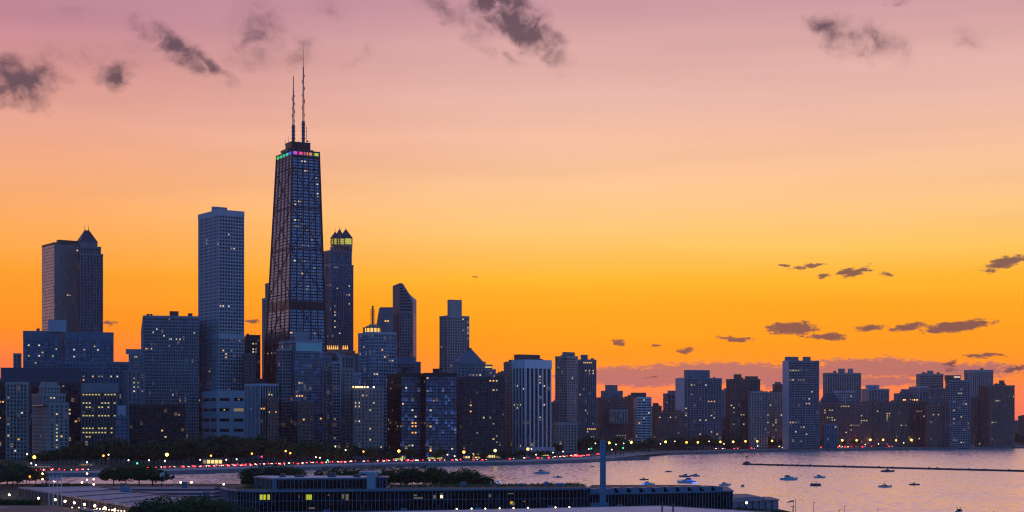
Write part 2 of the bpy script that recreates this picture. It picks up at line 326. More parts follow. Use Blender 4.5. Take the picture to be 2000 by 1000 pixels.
def clutter(b, n, w=None, mast=0):
    w = w or b.vols[0]
    for _ in range(n):
        x, y = b.rnd.uniform(.12, .85) * w['Lr'], b.rnd.uniform(.12, .85) * w['Ll']; s = b.rnd.uniform(.8, 2.0); h = b.rnd.uniform(1.2, 3.2)
        m = MB().box(-s, s, -s * .7, s * .7, 0, h).box(-s * .7, s * .7, -s * .5, s * .5, h, h + .25)
        m.build('rooftop_unit', M['metal'], b.root, w['o'] + Vector((x, y, w['Ht'] - .3)))
    for _ in range(mast):
        x, y = b.rnd.uniform(.2, .8) * w['Lr'], b.rnd.uniform(.2, .8) * w['Ll']
        MB().tube((0,0,0), (0,0,b.rnd.uniform(5, 9)), .22, .08).build('mast', M['antenna'], b.root, w['o'] + Vector((x, y, w['Ht'] - .3)))
def tower(name, label, ref, cat, xl, xc, xr, ytop, Y, a=36, cl=4, mast=1, ph=(), **k):
    b = B(); b.a = a; b.vols = []; b.rnd = random.Random(hash((xl, xr, int(ytop))) & 0xffff); b.wall = k.get('wall', 'concrete')
    b.C = frame(xl, xc, xr, Y, a)[0]; b.rot = Matrix.Rotation(R(a), 3, 'Z'); b.inv = b.rot.inverted()
    b.root = empty(name, b.C, R(a)); tag(b.root, label, cat)
    if ref: REFS.append((xl, xr, Y, ref))
    volume(b, xl, xc, xr, ytop, Y, **k)
    for p in ph: penthouse(b, *p)
    if cl or mast: clutter(b, cl, mast=mast)
    return b

T = tower
# --- far left cluster
b = T('apartment_tower', 'tall dark brown tower with pinkish side face, joined to the spired grey tower', '', 'skyscraper', 82, 106, 158, 473, 1800, st='curtain', wall='brown', gl='glassp', lit=14, ph=[(112,150,470)], cl=2)
b = T('spired_office_tower', 'grey striped tower with a pointed pyramid roof and two short spires', '', 'skyscraper', 150, 157, 200, 494, 1815, a=30, st='piers', wall='granite', lit=12, cl=0)
w2 = volume(b, 149, 157, 196, 480, 1818, ybot=496, st='piers', wall='granite')
l0 = w2['o']; z = w2['Ht']; Lr, Ll = w2['Lr'], w2['Ll']
mid = l0 + Vector((Lr * .42, Ll * .5, 0)); hw = 10.2; r = MB()
zt = CH + (820 - 450) * 1830 / F; z1 = CH + (820 - 474) * 1830 / F
sq = lambda h: [(-h,-h),(h,-h),(h,h),(-h,h)]
MB().prism(sq(hw), z - 1, z1).build('roof_drum', M['granite'], b.root, mid)
MB().fru(sq(hw + .5), z1, sq(2.4), zt).build('pyramid_roof', M['copper'], b.root, mid)
for sx in (-3.2, 3.2): MB().tube((sx * .7, 0, zt - 1), (sx * .7, 0, zt + 6), .5, .15).build('spire', M['antenna'], b.root, mid)
b = T('hospital_building', 'broad blue glass hospital block with dark top band and several lit windows', '', 'building', 36, 46, 120, 646, 1620, a=14, st='grid', wall='bluepanel', gl='glassb', bands=[(648,662)], lit=5, litpx=[(58,677,'cool'),(75,677,'cool'),(86,685,'lime_l'),(110,685,'lime_l'),(58,692,'lime_l'),(76,693,'cool'),(103,693,'lime_l'),(67,710,'lime_l')], cl=2)
volume(b, 124, 128, 221, 648, 1620, st='grid', wall='bluepanel', gl='glassb', bands=[(650,662)], litpx=[(165,685,'lime_l'),(183,677,'lime_l'),(146,694,'cool'),(183,703,'cool'),(190,685,'cool'),(147,685,'cool')])
volume(b, 22, 27, 40, 690, 1625, st='stone', wall='concrete')
penthouse(b, 95, 129, 625, wall='marble', depth=.3)
T('medical_office_building', 'long low blue glass block below the hospital block, dim and mostly unlit', 'the blue medical block', 'building', 0-30, 2, 156, 718, 1540, a=8, st='curtain', wall='slate', gl='glassb', bands=[(719,746)], lit=4, cl=3)
b = T('medical_annex', 'bluish stone annex with one row of bright windows under its roof', '', 'building', 100, 112, 250, 706, 1560, a=10, st='stone', wall='bluepanel', litpx=[(162,733),(166,733),(180,733,'orange'),(196,733),(200,733),(216,733),(232,733),(163,741)], cl=4)
b = T('limestone_office_tower', 'pale limestone tower with tall piers at the far edge of the skyline', 'the limestone pier tower', 'tower', 8, 13, 53, 746, 1440, a=8, st=(3.0,3.6,1.05,1.0,.8,.15), wall='lime', lit=2, litpx=[(19,776),(17,825,'dim'),(39,861,'orange'),(40,807),(31,881)], cl=1)
b = T('glass_office_block', 'narrow dark glass block with two glowing orange windows beside limestone tower', '', 'tower', -20, -10, 9, 745, 1450, a=8, st='curtain', wall='dark', gl='glassd', litpx=[(3,787,'orange'),(1,787,'orange'),(2,816,'orange')], cl=1)
b = T('stone_apartment_house', 'stepped stone apartment house with a column of lit stairway windows', 'the stepped stone house', 'apartment building', 63, 97, 134, 786, 1430, a=30, st=(4.2,3.4,2.2,1.6,.3,.2), wall='lime', litpx=[(113,808),(113,829),(113,835,'lime_l'),(113,843,'lime_l'),(113,851),(113,858),(113,871),(120,851,'orange'),(79,849)], cl=0)
volume(b, 63, 84, 127, 768, 1437, st='stone', wall='lime', litpx=[(98,780),(106,780)], ybot=790)
volume(b, 77, 86, 116, 752, 1440, st='stone', wall='lime', ybot=770)
penthouse(b, 80, 112, 746, w=b.vols[2], wall='lime')
T('dark_glass_slab', 'dark teal glass slab rising behind the stepped stone house', '', 'tower', 50, 60, 157, 746, 1500, a=8, st='curtain', wall='dark', gl='glass', lit=3, litpx=[(123,751),(138,803,'orange'),(146,820,'orange'),(138,811)], cl=1)
b = T('pier_office_building', 'dark office block with rows of yellow lit windows between pale piers', 'the yellow lit office block', 'office building', 154, 160, 227, 748, 1450, a=6, st=(3.0,3.9,.8,1.0,.6,.1), wall='granite', sp='dark', gl='glassd', top=9,
    litpx=[(x, y, 'lime_l') for y, xs in ((773,(163,168,176,182,189,196,203,210,216,222)),(790,(163,170,176,202,208,214,222)),(798,(170,176,195,202,214)),(815,(163,169,176,182,195,202,208,214,222)),(835,(162,169,176,182,195,202,208,216)),(843,(162,169,175,182,188,195,202,208,215)),(851,(169,175))) for x in xs], cl=2)
T('stone_loft_building', 'squat pale stone loft with dark windows between the lit office and black block', '', 'building', 222, 226, 252, 812, 1420, a=8, st='punch', wall='bluepanel', cl=1, ph=[(230,246,792,None,'marble')])
b = T('black_office_block', 'wide black office block with almost no lit windows above the trees', 'the black office block', 'office building', 248, 253, 360, 790, 1425, a=6, st='mies', wall='black', gl='glassd', litpx=[(290,793),(297,793),(315,842),(325,852),(348,812)], cl=3)
b = T('gothic_church_building', 'stone building with gabled top and a column of tall lit windows', '', 'building', 226, 250, 282, 722, 1530, a=20, st=(4.5,4.2,2.4,1.6,.6,.2), wall='granite', litpx=[(264,743),(264,751,'lime_l'),(264,759,'lime_l'),(264,768),(270,751),(270,759),(276,767,'dim')], cl=2)
b = T('lavender_office_block', 'small pale lavender block with roof antenna between hospital and gridded slab', '', 'building', 244, 252, 285, 690, 1720, a=10, st='fine', wall='marble', gl='glassl', litpx=[(262,697,'lime_l'),(268,697,'lime_l')], ph=[(246,276,682)], cl=0, mast=1)
b = T('gridded_apartment_slab', 'wide bluish apartment slab with a fine vertical grid and small dark roof boxes', '', 'apartment building', 276, 280, 388, 616, 1640, a=14, st='fine', wall='concrete', lit=26, litpx=[(300,646),(305,646),(320,658),(331,661),(335,661),(345,661),(350,661),(330,678),(378,648),(285,684),(290,684),(295,684)], ph=[(331,349,608,None,'brown'),(286,292,613,None,'brown'),(293,298,613,None,'brown'),(367,376,612,None,'brown')], cl=0)
# --- marble tower and its low mall
b = T('marble_hotel_tower', 'tall pale marble tower with square grid windows and plain band two thirds down', 'the marble grid tower', 'skyscraper', 388, 428, 476, 409, 1660, a=36, st=(3.3,3.7,.95,1.3,.5,.35), wall='marble', gl='glassd', top=6, bands=[(651,661)], lit=10, litpx=[(446,457,'lime_l'),(404,471),(404,476),(450,485,'dim'),(460,485),(432,598),(438,598,'cool'),(446,598,'cool'),(436,686,'orange'),(440,693,'orange'),(452,686),(444,700,'orange'),(398,548,'dim')], ph=[(414,443,405)], cl=2)
b = T('marble_shopping_mall', 'low windowless pale marble mall with dark slots, at the foot of marble tower', 'the marble mall', 'building', 358, 424, 480, 766, 1600, a=25, st=(34,11,5,7.6,.3,.45), wall='marble', gl='glassd', lit=0, litpx=[(430,809,'lime_l'),(390,776),(395,776),(465,776),(470,776)], cl=4)
T('dark_tower_block', 'dark tower with five lit upper windows between marble tower and red sky gap', '', 'tower', 474, 481, 508, 654, 1700, a=12, st='mies', wall='dark', gl='glassd', litpx=[(492,672),(492,682),(492,688),(498,672),(502,682),(476,682,'cool'),(502,688),(497,688)], cl=4, mast=3)
T('brown_brick_block', 'plain brown block below the dark tower, mostly hidden', '', 'building', 472, 478, 499, 690, 1640, a=12, st='punch', wall='brown', cl=1)
b = T('slender_stone_tower', 'slender pinkish stone tower peeking out behind the tapering black tower', '', 'tower', 513, 519, 545, 582, 1900, st='piers', wall='lime', gl='glass', cl=2)
volume(b, 519, 524, 548, 553, 1905, st='piers', wall='lime')
# --- tapering black tower
def hancock():
    Y = 1700; a = 30; u, v = axes(a)
    zt = CH + (820 - 287.5) * Y / F; zb = 2
    b = B(); b.rnd = random.Random(5)
    pc = P(561, 890, Y); 
    Cb, Lrb, Llb = frame(508, 560, 644, Y, a); Ct, Lrt, Llt = frame(541, 571, 623, Y + 14, a)
    root = empty('tapering_black_tower', Cb, R(a)); rot = Matrix.Rotation(R(a), 3, 'Z'); inv = rot.inverted()
    tag(root, 'tapering black tower with cross braces, rainbow light band and two tall antennas', 'skyscraper'); REFS.append((508, 644, Y, 'the tapering black tower'))
    ot = inv @ (Ct - Cb)
    p0 = [Vector((0,0,0)), Vector((Lrb,0,0)), Vector((Lrb,Llb,0)), Vector((0,Llb,0))]
    p1 = [ot, ot + Vector((Lrt,0,0)), ot + Vector((Lrt,Llt,0)), ot + Vector((0,Llt,0))]
    def ring(t): return [a_.lerp(b_, t) for a_, b_ in zip(p0, p1)]
    def grow(p, d):
        c = sum(p, Vector()) / 4; return [q + Vector((math.copysign(d, (q - c).x), math.copysign(d, (q - c).y), 0)) for q in p]
    Hh = zt - zb
    z_of = lambda t: zb + t * Hh
    def face(f, s, t, d=0):                  # point on face f at fraction s along, t up, d outward
        r = ring(t); A, Bq = r[f], r[(f + 1) % 4]; n = (Bq - A).normalized(); n = Vector((n.y, -n.x, 0))
        p = A.lerp(Bq, s) + n * d; p.z = z_of(t); return p
    core = MB().fru(p0, zb, p1, zt - .4).build('glazing', M['glassh'], root); core['pane'] = (1.7, 1.7, 3.48); core['kind'] = 'stuff'
    nf = 97; g = MB()
    for k in range(nf + 1):
        t = k / nf; h = .62 / Hh
        if abs(t - (820 - 598 + 46) / 0.1) < 0: pass
        g.fru(grow(ring(max(0, t - h)), .18), z_of(max(0, t - h)), grow(ring(min(1, t + h)), .18), z_of(min(1, t + h)))
    for f, nc in ((0, 5), (1, 5), (2, 5), (3, 5)):
        for i in range(nc + 1):
            s = i / nc; w = 1.0 if i in (0, nc) else .62
            for q in range(1):
                a_, b_ = face(f, s, 0, .3), face(f, s, 1, .3)
                e = (face(f, 1, 0) - face(f, 0, 0)).normalized() * w; nrm = Vector((e.y, -e.x, 0)).normalized() * .35
                g.add([a_ - e - nrm, a_ + e - nrm, a_ + e + nrm, a_ - e + nrm, b_ - e - nrm, b_ + e - nrm, b_ + e + nrm, b_ - e + nrm], [(0,3,2,1),(4,5,6,7),(0,1,5,4),(1,2,6,5),(2,3,7,6),(3,0,4,7)])
        for i in range(nc * 3):              # slim mullions between the columns
            if i % 3:
                g.tube(face(f, i / nc / 3, 0, .1), face(f, i / nc / 3, 1, .1), .16, n=4)
    for z0_, z1_ in ((586, 603), (287.5, 290), (297.5, 303)):
        ta, tb = [((CH + (820 - y) * Y / F) - zb) / Hh for y in (z1_, z0_)]
        tb = min(tb, 1); g.fru(grow(ring(ta), .25), z_of(ta), grow(ring(tb), .25), z_of(tb))
    g.build('facade_cladding', M['black'], root)
    br = MB()
    lev = [0.0, .185, .365, .525, .675, .81, .94]
    for f in range(4):
        for a_, b_ in zip(lev, lev[1:]):
            for s0, s1 in ((0, 1), (1, 0)):
                n = 8
                for q in range(n):
                    k0, k1 = q / n, (q + 1) / n
                    br.tube(face(f, s0 + (s1 - s0) * k0, a_ + (b_ - a_) * k0, .62), face(f, s0 + (s1 - s0) * k1, a_ + (b_ - a_) * k1, .3), .34, n=4)
        for a_ in lev[1:]: br.tube(face(f, 0, a_, .5), face(f, 1, a_, .4), .5, n=4)
    br.build('cross_bracing_lattice', M['black'], root)
    # light band
    ta, tb = [((CH + (820 - y) * Y / F) - zb) / Hh for y in (296.2, 290.8)]
    cols = [(3, [(0,.18,'lightblue'),(.22,.46,'lightcyan'),(.5,.74,'lightteal'),(.78,.98,'lightgreen')]), (0, [(.03,.2,'lightmagenta'),(.25,.47,'lightpink'),(.53,.72,'lightorange'),(.78,.97,'lightlime')])]
    for f, l in cols:
        for s0, s1, c in l:
            if f == 3: s0, s1 = 1 - s1, 1 - s0
            m = MB()
            m.add([face(f, s0, ta, .45), face(f, s1, ta, .45), face(f, s1, tb, .45), face(f, s0, tb, .45), face(f, s0, ta, .25), face(f, s1, ta, .25), face(f, s1, tb, .25), face(f, s0, tb, .25)],
                  [(0,1,2,3),(7,6,5,4),(0,4,5,1),(1,5,6,2),(2,6,7,3),(3,7,4,0)])
            m.build('crown_light_panel', M[c], root)
    # lit windows
    def lw(px, py, mc):
        for f, s0 in ((0, None), (3, None)):
            best = min(((abs(1000 + (Cb + rot @ face(f, s / 30, tt)).x / (Cb + rot @ face(f, s / 30, tt)).y * F - px), s / 30) for tt in [((CH + (820 - py) * Y / F) - zb) / Hh] for s in range(1, 30)), key=lambda q: q[0])
            if best[0] < 2.5:
                t = ((CH + (820 - py) * Y / F) - zb) / Hh; k = (int(t * nf) + .5) / nf; h = .72 / Hh; s = best[1]; ds = .024
                m = MB().add([face(f, s - ds, k - h, .24), face(f, s + ds, k - h, .24), face(f, s + ds, k + h, .24), face(f, s - ds, k + h, .24), face(f, s - ds, k - h, .02), face(f, s + ds, k - h, .02), face(f, s + ds, k + h, .02), face(f, s - ds, k + h, .02)],
                             [(0,1,2,3),(7,6,5,4),(0,4,5,1),(1,5,6,2),(2,6,7,3),(3,7,4,0)])
                m.build('lit_window', M[mc], root); return
    for px, py in ((591,307),(595,307),(596,328),(600,328),(576,391),(583,391),(587,391),(576,396),(577,425),(582,425),(579,437),(582,436),(592,432),(601,443),(593,477),(603,477),(577,481),(575,505),(592,506),(594,505),(613,517),(591,531),(601,557),(615,586),(617,586),(620,586),(566,648),(570,648),(615,649),(624,685),(628,685),(618,343),(620,352),(620,368),(620,380),(568,738),(600,560),(608,462)):
        lw(px, py, b.rnd.choice(('warm', 'dim', 'cool', 'dim')))
    for px in (524, 530, 536):
        lw(px, 685, 'dim')
    # crown and antennas
    zc = zt; tl = p1
    cx = (p1[0] + p1[2]) / 2
    def at(px, py, dep):
        return inv @ (Vector((PX(px, dep), dep, CH + (820 - py) * dep / F)) - Cb)
    dep = Cb.y + 35
    c = at(581, 280, dep)
    m = MB().box(c.x - 11, c.x + 12, c.y - 9, c.y + 9, zc - .5, c.z - .6); m.box(c.x - 11.3, c.x + 12.3, c.y - 9.3, c.y + 9.3, c.z - .6, c.z)
    m.build('crown_penthouse', M['black'], root)
    MB().box(c.x - 16, c.x + 15, c.y - 11, c.y + 11, zc - .5, zc + 2.2).build('crown_deck', M['dark'], root)
    def antenna(px, ybase, ydrum, ytip, ylat, rdrum):
        e = empty('antenna_mast', at(px, ybase, dep)); e.parent = root
        q = dep / F
        zd, zl, zt_ = (ybase - ydrum) * q, (ybase - ylat) * q, (ybase - ytip) * q
        m = MB().tube((0,0,-1), (0,0,zd), rdrum, n=12)
        for z in range(6, int(zd), 4): m.tube((0,0,z), (0,0,z + .25), rdrum + .9, n=12)
        m.build('antenna_drum', M['antbase'], e)
        l = MB(); r0, r1 = 1.15, .5; n = int((zl - zd) / 2.6)
        for i in range(4):
            t = math.pi / 4 + i * math.pi / 2; l.tube((r0 * math.cos(t), r0 * math.sin(t), zd), (r1 * math.cos(t), r1 * math.sin(t), zl), .2, n=4)
            t2 = t + math.pi / 2
            for k in range(n):
                f0, f1 = k / n, (k + 1) / n; ra, rb = r0 + (r1 - r0) * f0, r0 + (r1 - r0) * f1
                za, zb_ = zd + (zl - zd) * f0, zd + (zl - zd) * f1
                l.tube((ra * math.cos(t), ra * math.sin(t), za), (rb * math.cos(t2), rb * math.sin(t2), zb_), .13, n=3)
        l.build('lattice_mast', M['antenna'], e)
        d = MB()
        for k in range(7):
            z = zd + (zl - zd) * (.1 + .12 * k); sx = -1.5 if k % 2 else 1.4
            d.box(sx - .3, sx + .3, -.3, .3, z, z + 2.0 + (k % 3)); d.tube((0,0,z + .8), (sx,0,z + .8), .12, n=4)
        d.build('dipole_lattice', M['antenna'], e)
        MB().tube((0,0,zl - 1), (0,0,zt_), .55 if ytip > 120 else .32, .42 if ytip > 120 else .08).build('antenna_spire', M['antred'], e)
    antenna(573, 281, 244, 149, 177, 1.75); antenna(592.5, 281, 237, 84, 131, 1.75)
    for px, y, r in ((601, 276, 1.1),):
        MB().ball(at(px, y, dep), r).build('microwave_dish', M['antred'], root)
    MB().tube(at(598.5, 281, dep), at(598.5, 246, dep), .3).build('whip_antenna', M['antred'], root)
    for px, y in ((557, 272), (563, 266), (584, 273), (604, 278)):
        MB().tube(at(px, 284, dep), at(px, y, dep), .22).build('whip_antenna', M['antenna'], root)
    MB().box(at(559,281,dep).x - 3, at(559,281,dep).x + 3, -1 + c.y, 1 + c.y, zc + 1, zc + 4.5).build('window_washing_crane', M['antenna'], root)
for nm, c in (('green', (.1,.75,.12)), ('teal', (.05,.7,.35)), ('cyan', (.05,.6,.55)), ('blue', (.05,.12,.9)), ('magenta', (.75,.08,.75)), ('pink', (.95,.07,.3)), ('orange', (1,.3,.08)), ('lime', (.55,.7,.06))):
    M['light' + nm] = em('crown_light_' + nm, c, .85)
M['antbase'] = mat('antenna_drum_paint', (.10,.12,.22), .5)
M['glassh'] = glass('tower_reflective_glass', (.33,.40,.50), .12, .02, .5, .16, .45, .08)
M['lanternlit'] = em('lantern_glow', (.8,.72,.12), .8)
hancock()
# --- lantern tower
b = T('lantern_crowned_tower', 'blue grey tower crowned with small lit lanterns under dark pyramid roofs', '', 'skyscraper', 630, 647, 689, 515, 1850, a=36, st=(3.2,3.6,1.1,1.0,.7,.2), wall='bluepanel', gl='glassb', lit=12, litpx=[(657,564,'lime_l'),(640,559),(645,559),(681,559),(641,601),(646,601),(652,596),(653,608),(653,618),(653,628),(653,639),(640,655),(647,655),(665,651),(678,573)], cl=0)
w = volume(b, 630, 647, 686, 488, 1855, ybot=520, st=(3.2,3.6,1.1,1.0,.7,.2), wall='bluepanel', gl='glassb')
w3 = volume(b, 646, 664, 687, 479, 1862, ybot=490, st=(4,4,1.6,1.2,.5,.2), wall='lime')
volume(b, 628, 650, 692, 684, 1835, st='stone', wall='lime')
for px in (640, 644, 648, 652, 656, 660, 671, 675, 679):
    p = P(px, 679, 1838 + abs(px - 650) * .6); l = b.inv @ (Vector((p.x, p.y - 4, 0)) - b.C)
    MB().fru([(-1.1,-.3),(1.1,-.3),(1.1,.3),(-1.1,.3)], p.z - 2.2, [(-.1,-.3),(.1,-.3),(.1,.3),(-.1,.3)], p.z + 2.8).build('lit_arc_glow', M['orange'], b.root, (l.x, l.y, 0))  # glowing wedge: the arc of light on the wall is put into its shape
for px, dep, s in ((654.5, 1866, 3.6), (663, 1886, 4.4), (675.5, 1862, 5.4), (666, 1848, 3.2)):
    e = empty('roof_lantern', b.inv @ (Vector((PX(px, dep), dep, 0)) - b.C)); e.parent = b.root
    z0, z1, z2 = [CH + (820 - y) * dep / F for y in (479.5, 465, 451 if s > 4 else 453)]
    MB().prism(sq(s), z0 - 1, z0 + 1.2).build('lantern_base', M['lime'], e)
    c = MB()
    for sx in (-1, 1):
        for sy in (-1, 1): c.box(sx * s - .5, sx * s + .5, sy * s - .5, sy * s + .5, z0, z1)
        c.box(-s, s, sx * s - .35, sx * s + .35, z1 - .9, z1); c.box(sx * s - .35, sx * s + .35, -s, s, z1 - .92, z1 - .02)
    for i in (-1, 0, 1):
        for sy in (-1, 1): c.box(i * s * .5 - .12, i * s * .5 + .12, sy * s - .2, sy * s + .2, z0, z1); c.box(sy * s - .2, sy * s + .2, i * s * .5 - .12, i * s * .5 + .12, z0, z1)
    for zz in (.35, .68):
        for sy in (-1, 1): c.box(-s, s, sy * s - .18, sy * s + .18, z0 + (z1 - z0) * zz - .1, z0 + (z1 - z0) * zz + .1); c.box(sy * s - .18, sy * s + .18, -s, s, z0 + (z1 - z0) * zz - .12, z0 + (z1 - z0) * zz + .08)
    c.build('lantern_frame', M['dark'], e)
    MB().prism(sq(s - .3), z0, z1 - .2).build('lantern_light', M['lanternlit'], e)
    MB().fru(sq(s + .7), z1, sq(.3), z2 + (2 if s > 4 else 0)).build('pyramid_roof', M['copper'], e)
    MB().tube((0,0,z2), (0,0,z2 + 6), .35, .08).build('finial', M['antenna'], e)
M['skylobby'] = em('sky_lobby_glow', (.04,.18,.42), .4); M['beaconlit'] = em('beacon_glow', (1,.6,.15), 1.1)
M['pyr'] = mat('weathered_lead_roof', (.19,.19,.22), .6); M['chamfer'] = mat('granite_pink_lit', (.5,.36,.34), .5)
for nm, c in (('orange', (1,.42,.08)), ('warm', (1,.7,.3)), ('cool', (1,.9,.75))): M['rl' + nm] = em('roof_light_' + nm, c, 4)
# --- between the black tower and the twin slabs
b = T('glass_apartment_tower', 'balconied glass apartment tower with a glowing blue top floor below black tower', 'the blue topped glass tower', 'apartment tower', 545, 577, 629, 664, 1480, a=34, st=(3.0,3.1,.28,.6,.2,.45), wall='concrete', gl='glassb', lit=6, litpx=[(559,703),(559,740,'orange'),(561,758),(584,751),(589,751),(580,775,'orange'),(585,775,'orange'),(590,775,'orange'),(553,783),(559,857,'lime_l'),(627,820,'orange')], ph=[(575,605,648)], cl=3)
volume(b, 541, 552, 577, 680, 1478, st=(3.0,3.1,.28,.6,.2,.45), wall='concrete', gl='glass')
w = b.vols[0]; MB().box(.4, w['Lr'] - .4, -.62, -.5, w['Ht'] - 10.5, w['Ht'] - 2.5).build('lit_sky_lobby', M['skylobby'], b.root, w['o'])
T('brown_corner_house', 'small dark brown house with one red glowing window before the glass tower', '', 'apartment building', 576, 582, 612, 784, 1450, a=10, st='punch', wall='brown', litpx=[(594,821,'orange')], cl=1)
b = T('white_ribbed_tower', 'squat tower with closely set white ribs and one plain white corner pier', 'the white ribbed tower', 'tower', 479, 508, 543, 749, 1470, a=38, st=(2.6,3.4,.8,.5,.6,.1), wall='marble', sp='dark', gl='glassd', litpx=[(527,771,'lime_l'),(531,771,'lime_l'),(512,796,'orange'),(516,797,'orange'),(492,797)], ph=[(495,522,740,None,'dark')], cl=0)
T('narrow_brick_house', 'narrow reddish brick house standing before the white ribbed tower', '', 'apartment building', 519, 523, 542, 776, 1440, a=10, st='punch', wall='brick', litpx=[(538,805,'orange'),(525,805)], cl=1)
b = T('stone_grid_apartments', 'pale stone apartment tower with tall narrow windows beside a rounded glass tower', 'the stone grid apartments', 'apartment tower', 612, 619, 644, 720, 1500, a=10, st=(3.0,3.4,1.0,.7,.5,.15), wall='lime', litpx=[(617,858)], cl=3, lit=2)
b = T('domed_glass_tower', 'slim rounded glass tower with horizontal white bands and a domed top', '', 'apartment tower', 643, 650, 665, 705, 1490, a=20, st='bands', wall='concrete', gl='glass', litpx=[(651,816),(652,853),(647,789)], cl=0)
w = b.vols[0]; cx, cy = w['Lr'] / 2, w['Ll'] / 2
MB().ball((cx, cy, w['Ht'] - .5), 1, cx * .95, cy * .6, 8.5, 12, 8).build('dome', M['dark'], b.root, w['o'], smooth=True)
m = MB(); 
for i in range(12):
    t0, t1 = math.pi / 2 * i / 12, math.pi / 2 * (i + 1) / 12
    m.tube((w['Lr'] * (.3 + .7 * math.sin(t0)), -1.0, w['Ht'] + 9 * math.cos(t0) - 1), (w['Lr'] * (.3 + .7 * math.sin(t1)), -1.0, w['Ht'] + 9 * math.cos(t1) - 1), .35, n=4)
m.tube((w['Lr'], -1.0, w['Ht'] - 1), (w['Lr'], -1.0, 30), .35, n=4)
m.build('arched_rib', M['white'], b.root, w['o'])
T('stone_club_building', 'pale stone building with small square windows behind the brown punched hotel', '', 'building', 664, 668, 690, 718, 1510, a=10, st='punch', wall='lime', lit=1, cl=2)
T('flat_roofed_stone_block', 'dark stone block with stepped roof behind the domed tower', '', 'building', 606, 618, 690, 694, 1640, a=20, st='stone', wall='concrete', lit=3, cl=8, ph=[(617,640,688),(655,675,690)])
b = T('punched_window_hotel', 'brown hotel with rows of small punched windows and a lit sign on its roof', 'the punched window hotel', 'hotel', 686, 691, 748, 757, 1450, a=6, st=(3.4,3.5,2.1,1.9,.3,.2), wall='tan', gl='glassd', lit=4, litpx=[(711,775),(714,775),(698,788),(701,788),(695,795),(702,795),(729,789),(726,802),(697,823),(702,823),(723,836),(725,858),(745,873,'lime_l')], cl=1, minl=25)
e = b.vols[0]
for px, mc in ((690,'orange'),(695,'warm'),(699,'warm'),(703,'orange'),(707,'warm'),(718,'cool'),(730,'cool'),(712,'warm')):
    p = P(px, 755.5, b.C.y + (px - 691) * .05 - .5); l = b.inv @ (Vector((p.x, p.y, 0)) - b.C)
    MB().ball((0,0,0), .8).build('roof_light', M['rl' + mc], b.root, (l.x, l.y, e['Ht'] + .6))  # row of glowing balls stands in for the lit roof sign
b = T('mast_topped_grid_tower', 'blue grid office tower with a lit ring on its roof and a ladder-like mast', 'the mast topped grid tower', 'office tower', 700, 729, 774, 648, 1600, a=33, st=(2.9,3.6,.5,.8,.3,.25), wall='marble', gl='glassb', lit=5, litpx=[(711,676),(747,681,'orange'),(754,698,'orange'),(760,702),(765,702),(736,734),(731,734),(728,656),(703,692),(715,694)], cl=0)
w = b.vols[0]; e = empty('roof_beacon', b.inv @ (P(728, 648, 1622) - b.C)); e.parent = b.root; e.location.z = w['Ht'] - .3
s16 = lambda r, n=16: [(r * math.cos(2 * math.pi * i / n), r * math.sin(2 * math.pi * i / n)) for i in range(n)]
c = MB().prism(s16(10.5), 0, .8).prism(s16(10.5), 5.2, 6.0)
for (x, y) in s16(9.8): c.box(x - .35, x + .35, y - .35, y + .35, .8, 5.2)
c.build('colonnade_frame', M['dark'], e); MB().prism(s16(8.2), .6, 5.3).build('lit_drum', M['beaconlit'], e)
MB().prism(s16(7), 6, 7.6).prism(s16(4), 7.6, 9.4).build('stepped_cap', M['lime'], e)
c = MB().tube((0,0,9), (0,0,27.5), .95, .8, 8).ball((0,0,28), 1.3)
for z in range(11, 27, 2):
    for i in range(8):
        t, t2 = math.pi / 4 * i, math.pi / 4 * (i + 1); c.tube((2.6 * math.cos(t), 2.6 * math.sin(t), z), (2.6 * math.cos(t2), 2.6 * math.sin(t2), z), .14, n=3)
        if i % 2 == 0: c.tube((.8 * math.cos(t), .8 * math.sin(t), z), (2.6 * math.cos(t), 2.6 * math.sin(t), z), .12, n=3)
for i in range(4): t = math.pi / 2 * i; c.tube((2.6 * math.cos(t), 2.6 * math.sin(t), 10), (2.6 * math.cos(t), 2.6 * math.sin(t), 26), .14, n=3)
c.build('beacon_mast_lattice', M['antred'], e)
# --- slanted top tower
b = T('slanted_roof_tower', 'tower with a sharply slanted glazed roof and a lower stepped wing', '', 'skyscraper', 767, 780, 806, 610, 1800, a=16, st=(3.4,3.4,1.1,1.4,.3,.25), wall='granite', gl='glass', lit=5, cl=0, top=1)
w = b.vols[0]; Lr, Ll, Hb = w['Lr'], w['Ll'], w['Ht']; Y = b.C.y
zf = lambda py, y=Y: CH + (820 - py) * y / F
lx = lambda px: (b.inv @ (Vector((PX(px, Y + 5), Y + 5, 0)) - b.C)).x
xa, xb, xc_ = 0, Lr * .96, Lr
poly = [(0, 0, Hb), (Lr, 0, Hb), (Lr, Ll, Hb), (0, Ll, Hb)]
top_ = [(0, 0, zf(553)), (lx(784), 0, zf(553)), (Lr, 0, zf(584))]
m = MB().add([(0,-.3,Hb-.5),(Lr,-.3,Hb-.5),(Lr,-.3,zf(584)),(lx(784),-.3,zf(553)),(0,-.3,zf(553)),(0,Ll,Hb-.5),(Lr,Ll,Hb-.5),(Lr,Ll,zf(560)),(lx(798),Ll,zf(553)),(0,Ll,zf(553))],
             [(0,1,2,3,4),(9,8,7,6,5),(0,4,9,5),(1,6,7,2),(0,5,6,1),(4,3,8,9)])
m.build('upper_block', M['granite'], b.root)
for k in range(int((zf(553) - Hb) / 3.6)):
    for i in range(1, 8):
        x = Lr * i / 8; z = Hb + 2 + k * 3.6
        lim = zf(553) - max(0, (x - lx(784)) / (Lr - lx(784))) * (zf(553) - zf(584))
        if z + 3 < lim: pass
m = MB()
